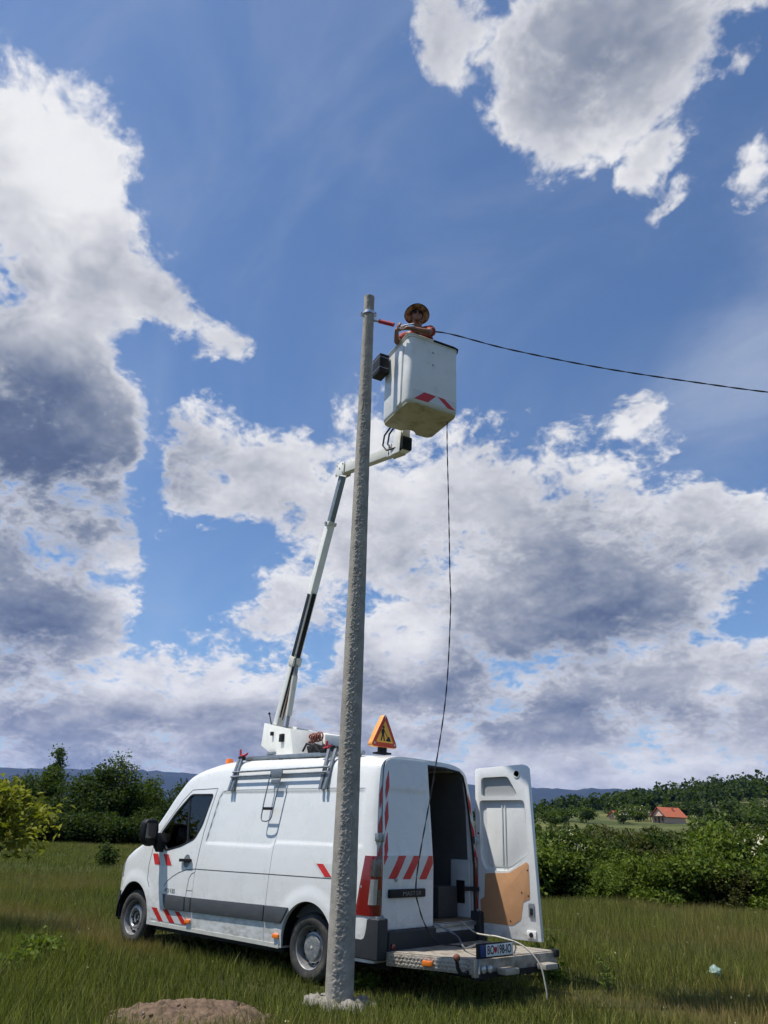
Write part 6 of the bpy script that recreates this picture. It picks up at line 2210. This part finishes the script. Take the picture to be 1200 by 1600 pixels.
# --- small plants in the meadow
weed_leaf = Kind(crown_mesh('crown', [(0, 0, 0.14, 0.28, 0.24, 0.10), (0.2, 0.1, 0.10, 0.2, 0.2, 0.08)], 380, 0.085, np.random.RandomState(5), 4, 0.05, 0.4, 0.6), LEAF['bright'])
for i, (x, y, s, lb) in enumerate(((3.03, 2.59, 1.0, 'leafy weed clump in the grass left of the soil heap'), (2.5, 3.07, 0.8, 'leafy weed clump in the grass left of the soil heap'),
                                   (3.5, 2.2, 0.7, 'leafy weed clump in the grass left of the soil heap'), (-0.70, 0.75, 0.6, 'weed clump beside the pole foot'), (-1.65, -1.65, 0.8, 'weed clump in the grass behind the rear platform'))):
    weed_leaf.plant('leafy_weed', x, y, s, i * 1.3, lb, 'weed', 'weeds left of the soil heap' if i < 3 else None)
seed_bush = Kind(crown_mesh('crown', [(0, 0, 0.30, 0.35, 0.35, 0.26), (0.1, 0.1, 0.6, 0.16, 0.16, 0.22), (-0.15, 0.0, 0.45, 0.2, 0.2, 0.2)], 900, 0.10, np.random.RandomState(6), 5), LEAF['dark'])
seed_bush.plant('lone_bush', 23.74, -10.28, 1.15, 0.3, 'single dark bush standing alone in the open meadow', 'bush')
tallw = MB()
r9 = np.random.RandomState(9)
P = []
for k in range(9):
    a = r9.rand() * 6.28
    top = Vector((0.16 * math.cos(a), 0.16 * math.sin(a), 0.42 + 0.15 * r9.rand()))
    tallw.tube([(0, 0, 0), top * 0.5, top], [0.004, 0.003, 0.002], 5)
    for t in np.linspace(0.2, 1, 10):
        P.append(np.array(top) * t + r9.randn(3) * 0.03)
V, F, t = leaf_quads(np.array(P), 0.11, r9, aspect=0.22)
tw = Kind(big_mesh('crown', V, F, {'tint': t}), LEAF['bright'], tallw.mesh('trunk'))
tw.plant('tall_weed', -1.37, -2.02, 1.0, 0.5, 'tall upright weed beside the platform corner', 'weed')
tw.plant('tall_weed', -2.55, -1.35, 0.8, 1.9, 'tall weed in the sunlit grass right of the platform', 'weed')

# --- soil heap, bag
soil = M('dry_brown_soil', (0.15, 0.098, 0.062), 0.97, color2=(0.075, 0.048, 0.031), mix_scale=16, mix_lo=0.4, mix_hi=0.65, bump=0.6, bump_scale=30)
SH = Vector((-0.82, 3.10, 0))
n_ = 90
gx = np.linspace(-1.15, 1.15, n_)
GX, GY = np.meshgrid(gx, gx, indexing='ij')
rr2 = np.hypot(GX, GY * 1.12)
p = np.stack([GX * 7, GY * 7, GX * 0], -1).reshape(-1, 3)
hh = 0.105 * np.exp(-(rr2 / 0.62) ** 2.6) + (fbm(p, 4).reshape(GX.shape) - 0.5) * 0.15 * np.exp(-(rr2 / 0.8) ** 4) + (fbm(p * 3.3, 3).reshape(GX.shape) - 0.5) * 0.09 * np.exp(-(rr2 / 0.85) ** 4) - 0.10 * np.clip((rr2 - 0.72) / 0.3, 0, 1)
V = np.stack([SH.x + GX, SH.y + GY, hh + 0.01], -1).reshape(-1, 3)
I = np.arange(n_ * n_).reshape(n_, n_)
F = np.stack([I[:-1, :-1], I[1:, :-1], I[1:, 1:], I[:-1, 1:]], -1).reshape(-1, 4)
heap = link_mesh('soil_heap', big_mesh('soil_heap', V, F, smooth=True), soil)
heap.data.materials[0] = soil
props(heap, 'low heap of dry brown dug-out soil in the grass before the van', 'soil')
for k in range(60):
    a, r = r9.rand() * 6.28, 0.75 * r9.rand() ** 0.6
    s = 0.008 + 0.022 * r9.rand() ** 2
    mb = MB().ball((0, 0, 0), (s * 1.2, s, s * 0.8), 7, 5)
    q = Vector((SH.x + r * math.cos(a), SH.y + r * math.sin(a), 0.01 + 0.10 * math.exp(-(r / 0.62) ** 2.6)))
    for v in mb.v:
        v *= 1 + 0.2 * r9.randn()
        v += q
    mb.build('clod', soil if k % 5 else collar_m, heap, angle=70)
bagm = M('thin_green_white_plastic', (0.17, 0.26, 0.22), 0.45, transmission=0.0, var=0.25, var_scale=18)
mb = MB().ball((0, 0, 0), 1.0, 22, 16)
cc = np.array([tuple(v) for v in mb.v])
k_ = 0.65 + 0.8 * fbm(cc * 2.1 + 5, 3)
cc = cc * k_[:, None] * np.array([0.075, 0.07, 0.07])
for v, q in zip(mb.v, cc):
    v.x, v.y, v.z = q[0] - 3.09, q[1] - 3.22, q[2] + 0.11
o = mb.build('plastic_bag', bagm, None, angle=25)
props(o, 'small crumpled pale green plastic bag caught in the grass', 'bag')

# ================================================================== grass
def grass_patch(name, n, r0, r1, a0, a1, hmin, hmax, wid, segs, seed, label, power=0.0, stalk=False):
    r = np.random.RandomState(seed)
    # area-uniform in r**2 for power 0, thinning outwards for larger powers
    u = r.rand(n)
    e = 2.0 - power
    rad_ = (r0 ** e + u * (r1 ** e - r0 ** e)) ** (1 / e)
    a = np.radians(a0 + (a1 - a0) * r.rand(n))
    th = YAW - a
    x, y = CAM.x + rad_ * np.cos(th), CAM.y + rad_ * np.sin(th)
    p = np.stack([x, y, np.zeros(n)], -1)
    dens = fbm(p * 0.55 + 3.1, 3)
    dry = fbm(p * 0.40 + 11.7, 4)
    # dried wheel track on the left, worn ground at the right foreground
    def seg_d(ax, ay, bx, by):
        t = np.clip(((x - ax) * (bx - ax) + (y - ay) * (by - ay)) / ((bx - ax) ** 2 + (by - ay) ** 2), 0, 1)
        return np.hypot(x - ax - t * (bx - ax), y - ay - t * (by - ay))
    tr = np.minimum(seg_d(12.0, 0.7, 6.1, 0.78), seg_d(6.1, 0.78, 3.2, 1.2))
    track = np.exp(-(tr / 0.55) ** 2)
    worn = np.exp(-(seg_d(-4.6, -0.75, -2.7, -0.75) / 0.50) ** 2) + 0.5 * np.exp(-(np.hypot(x + 1.0, y - 0.6) / 0.35) ** 2)
    dryness = np.clip((dry - 0.46) * 1.9, 0, 0.6) + 0.16 * np.clip((np.degrees(a) - 2) / 8, 0, 1) + 0.62 * track + 0.72 * worn
    keep = r.rand(n) < np.clip(0.35 + 1.3 * (dens - 0.2) - 0.45 * worn - 0.15 * track, 0.05, 1)
    keep &= np.hypot(x - PB.x, y - PB.y) > 0.24 + 0.10 * r.rand(n)
    keep &= (np.hypot(x - SH.x, (y - SH.y) * 1.12) > 0.70 + 0.12 * r.rand(n)) | (r.rand(n) < 0.03)
    for ax_ in AXLES:
        for s_ in (1, -1):
            keep &= ~((np.abs(x - ax_) < 0.13) & (np.abs(y - s_ * 0.865) < 0.11))
    x, y, dens, dryness, rad_, worn, track = (q[keep] for q in (x, y, dens, dryness, rad_, worn, track))
    n = len(x)
    z = terrain(x, y) - 0.01
    h = (hmin + (hmax - hmin) * r.rand(n) ** 1.6) * (0.6 + 0.75 * dens) * (1 - 0.40 * np.clip(worn + 0.6 * track, 0, 1))
    # the van stands on the grass
    under = (np.abs(y) < 0.80) & (x > -2.25) & (x < 4.4)
    h = np.where(under, np.minimum(h, 0.02 + 0.06 * r.rand(n)), h)
    # trodden and shorter round the pole and along the van
    gap = np.hypot(np.maximum(np.abs(x - 0.9) - 3.1, 0), np.maximum(np.abs(y) - 1.0, 0))
    h = h * np.where(under, 1.0, 1.0 - (0.12 + 0.42 * np.clip((0.3 - x) / 1.0, 0, 1)) * (1 - np.clip(gap / 2.2, 0, 1)))
    an = r.rand(n) * 6.28
    lean = h * (0.10 + 0.45 * r.rand(n))
    la = r.rand(n) * 6.28
    w = wid * (0.7 + 0.6 * r.rand(n)) * (1 + np.clip(rad_ - 10, 0, 90) * 0.030)
    sx, sy = np.cos(an) * w / 2, np.sin(an) * w / 2
    base = np.stack([x, y, z], -1)
    S = np.stack([sx, sy, np.zeros(n)], -1)
    Lv = np.stack([np.cos(la) * lean, np.sin(la) * lean, np.zeros(n)], -1)
    U = np.stack([np.zeros(n), np.zeros(n), h], -1)
    tint = np.clip(0.05 + 0.85 * r.rand(n) ** 1.5 * (0.45 + dens), 0, 1)
    if segs == 2:
        m1 = base + U * 0.55 + Lv * 0.28
        V = np.stack([base - S, base + S, m1 + S * 0.75, m1 - S * 0.75, base + U + Lv], 1)
        F1 = np.arange(n)[:, None] * 5
        tris = np.concatenate([F1 + np.array([0, 1, 2]), F1 + np.array([0, 2, 3]), F1 + np.array([3, 2, 4])])
        k = 5
    else:
        V = np.stack([base - S, base + S, base + U + Lv], 1)
        F1 = np.arange(n)[:, None] * 3
        tris = F1 + np.array([0, 1, 2])
        k = 3
    me = big_mesh(name, V.reshape(-1, 3), tris, {'tint': np.repeat(tint, k), 'dry': np.repeat(np.clip(dryness + (r.rand(n) - 0.5) * 0.45, 0, 1), k)})
    o = link_mesh(name, me, GRASS)
    props(o, label, 'grass', kind='stuff')
    return o


def grass_material():
    m = bpy.data.materials.new('meadow_grass_blades')
    m.use_nodes = True
    t = m.node_tree
    t.nodes.clear()
    nt = NT(t)
    out = nt.n('ShaderNodeOutputMaterial')
    a = nt.n('ShaderNodeAttribute', attribute_name='tint').outputs['Fac']
    d = nt.n('ShaderNodeAttribute', attribute_name='dry').outputs['Fac']
    g = nt.mix(nt.ramp(a, 0.05, 0.85, smooth=False), (0.034, 0.054, 0.008), (0.255, 0.275, 0.055))
    c = nt.mix(d, g, (0.25, 0.185, 0.072))
    p = nt.n('ShaderNodeBsdfPrincipled', {'Base Color': c, 'Roughness': 0.55, 'Specular IOR Level': 0.25})
    tr = nt.n('ShaderNodeBsdfTranslucent', {'Color': nt.mix(1.0, c, (1.1, 1.2, 0.6), 'MULTIPLY')})
    mx = nt.n('ShaderNodeMixShader', {0: 0.35, 1: p.outputs[0], 2: tr.outputs[0]})
    t.links.new(mx.outputs[0], out.inputs[0])
    return m


GRASS = grass_material()
grass_patch('grass', 360000, 4.2, 13.0, -52, 52, 0.06, 0.27, 0.0075, 2, 101, 'green meadow grass around the van and the pole', 0.6)
grass_patch('grass', 10500, 4.5, 22.0, -52, 52, 0.22, 0.46, 0.0040, 2, 102, 'tall thin grass stalks standing above the meadow', 0.6)
grass_patch('grass', 460000, 13.0, 30.0, -46, 46, 0.10, 0.30, 0.0075, 1, 103, 'meadow grass in the middle distance up to the hedge', 0.8)
grass_patch('grass', 330000, 30.0, 88.0, -48, 6, 0.10, 0.30, 0.0095, 1, 104, 'meadow grass stretching away to the tree row', 0.9)
# small pale flowers
r10 = np.random.RandomState(10)
nf = 150
rad_ = 6 + 20 * r10.rand(nf)
th = YAW - np.radians(-30 + 62 * r10.rand(nf))
fx, fy = CAM.x + rad_ * np.cos(th), CAM.y + rad_ * np.sin(th)
ok = ~((np.abs(fy) < 1.1) & (fx > -2.3) & (fx < 4.5)) & (np.hypot(fx - SH.x, fy - SH.y) > 0.9)
fx, fy = fx[ok], fy[ok]
P = np.stack([fx, fy, terrain(fx, fy) + 0.14 + 0.16 * r10.rand(len(fx))], -1)
P = np.repeat(P, 4, 0) + r10.randn(len(P) * 4, 3) * 0.006
V, F, t = leaf_quads(P, 0.014, r10, aspect=0.8)
fl = link_mesh('meadow_flowers', big_mesh('meadow_flowers', V, F, {'tint': t}), LEAF['flower'])
props(fl, 'tiny pale flowers dotted through the meadow grass', 'flowers', kind='stuff')

# ================================================================== the air
HZ = 3.6e-5
hz = MB().mm((CAM.x - 10300, CAM.y - 10300, -6.0), (CAM.x + 10300, CAM.y + 10300, 620.0)).mesh('haze', smooth=False)
air = bpy.data.materials.new('thin_blue_air')
air.use_nodes = True
t = air.node_tree
t.nodes.clear()
nt = NT(t)
vo = nt.n('ShaderNodeVolumePrincipled', {'Color': (0.08, 0.25, 1.0, 1.0), 'Density': HZ, 'Anisotropy': 0.2})
t.links.new(vo.outputs[0], nt.n('ShaderNodeOutputMaterial').inputs['Volume'])
haze = link_mesh('haze', hz, air)
props(haze, 'thin bluish summer haze over the landscape', 'haze', kind='stuff')
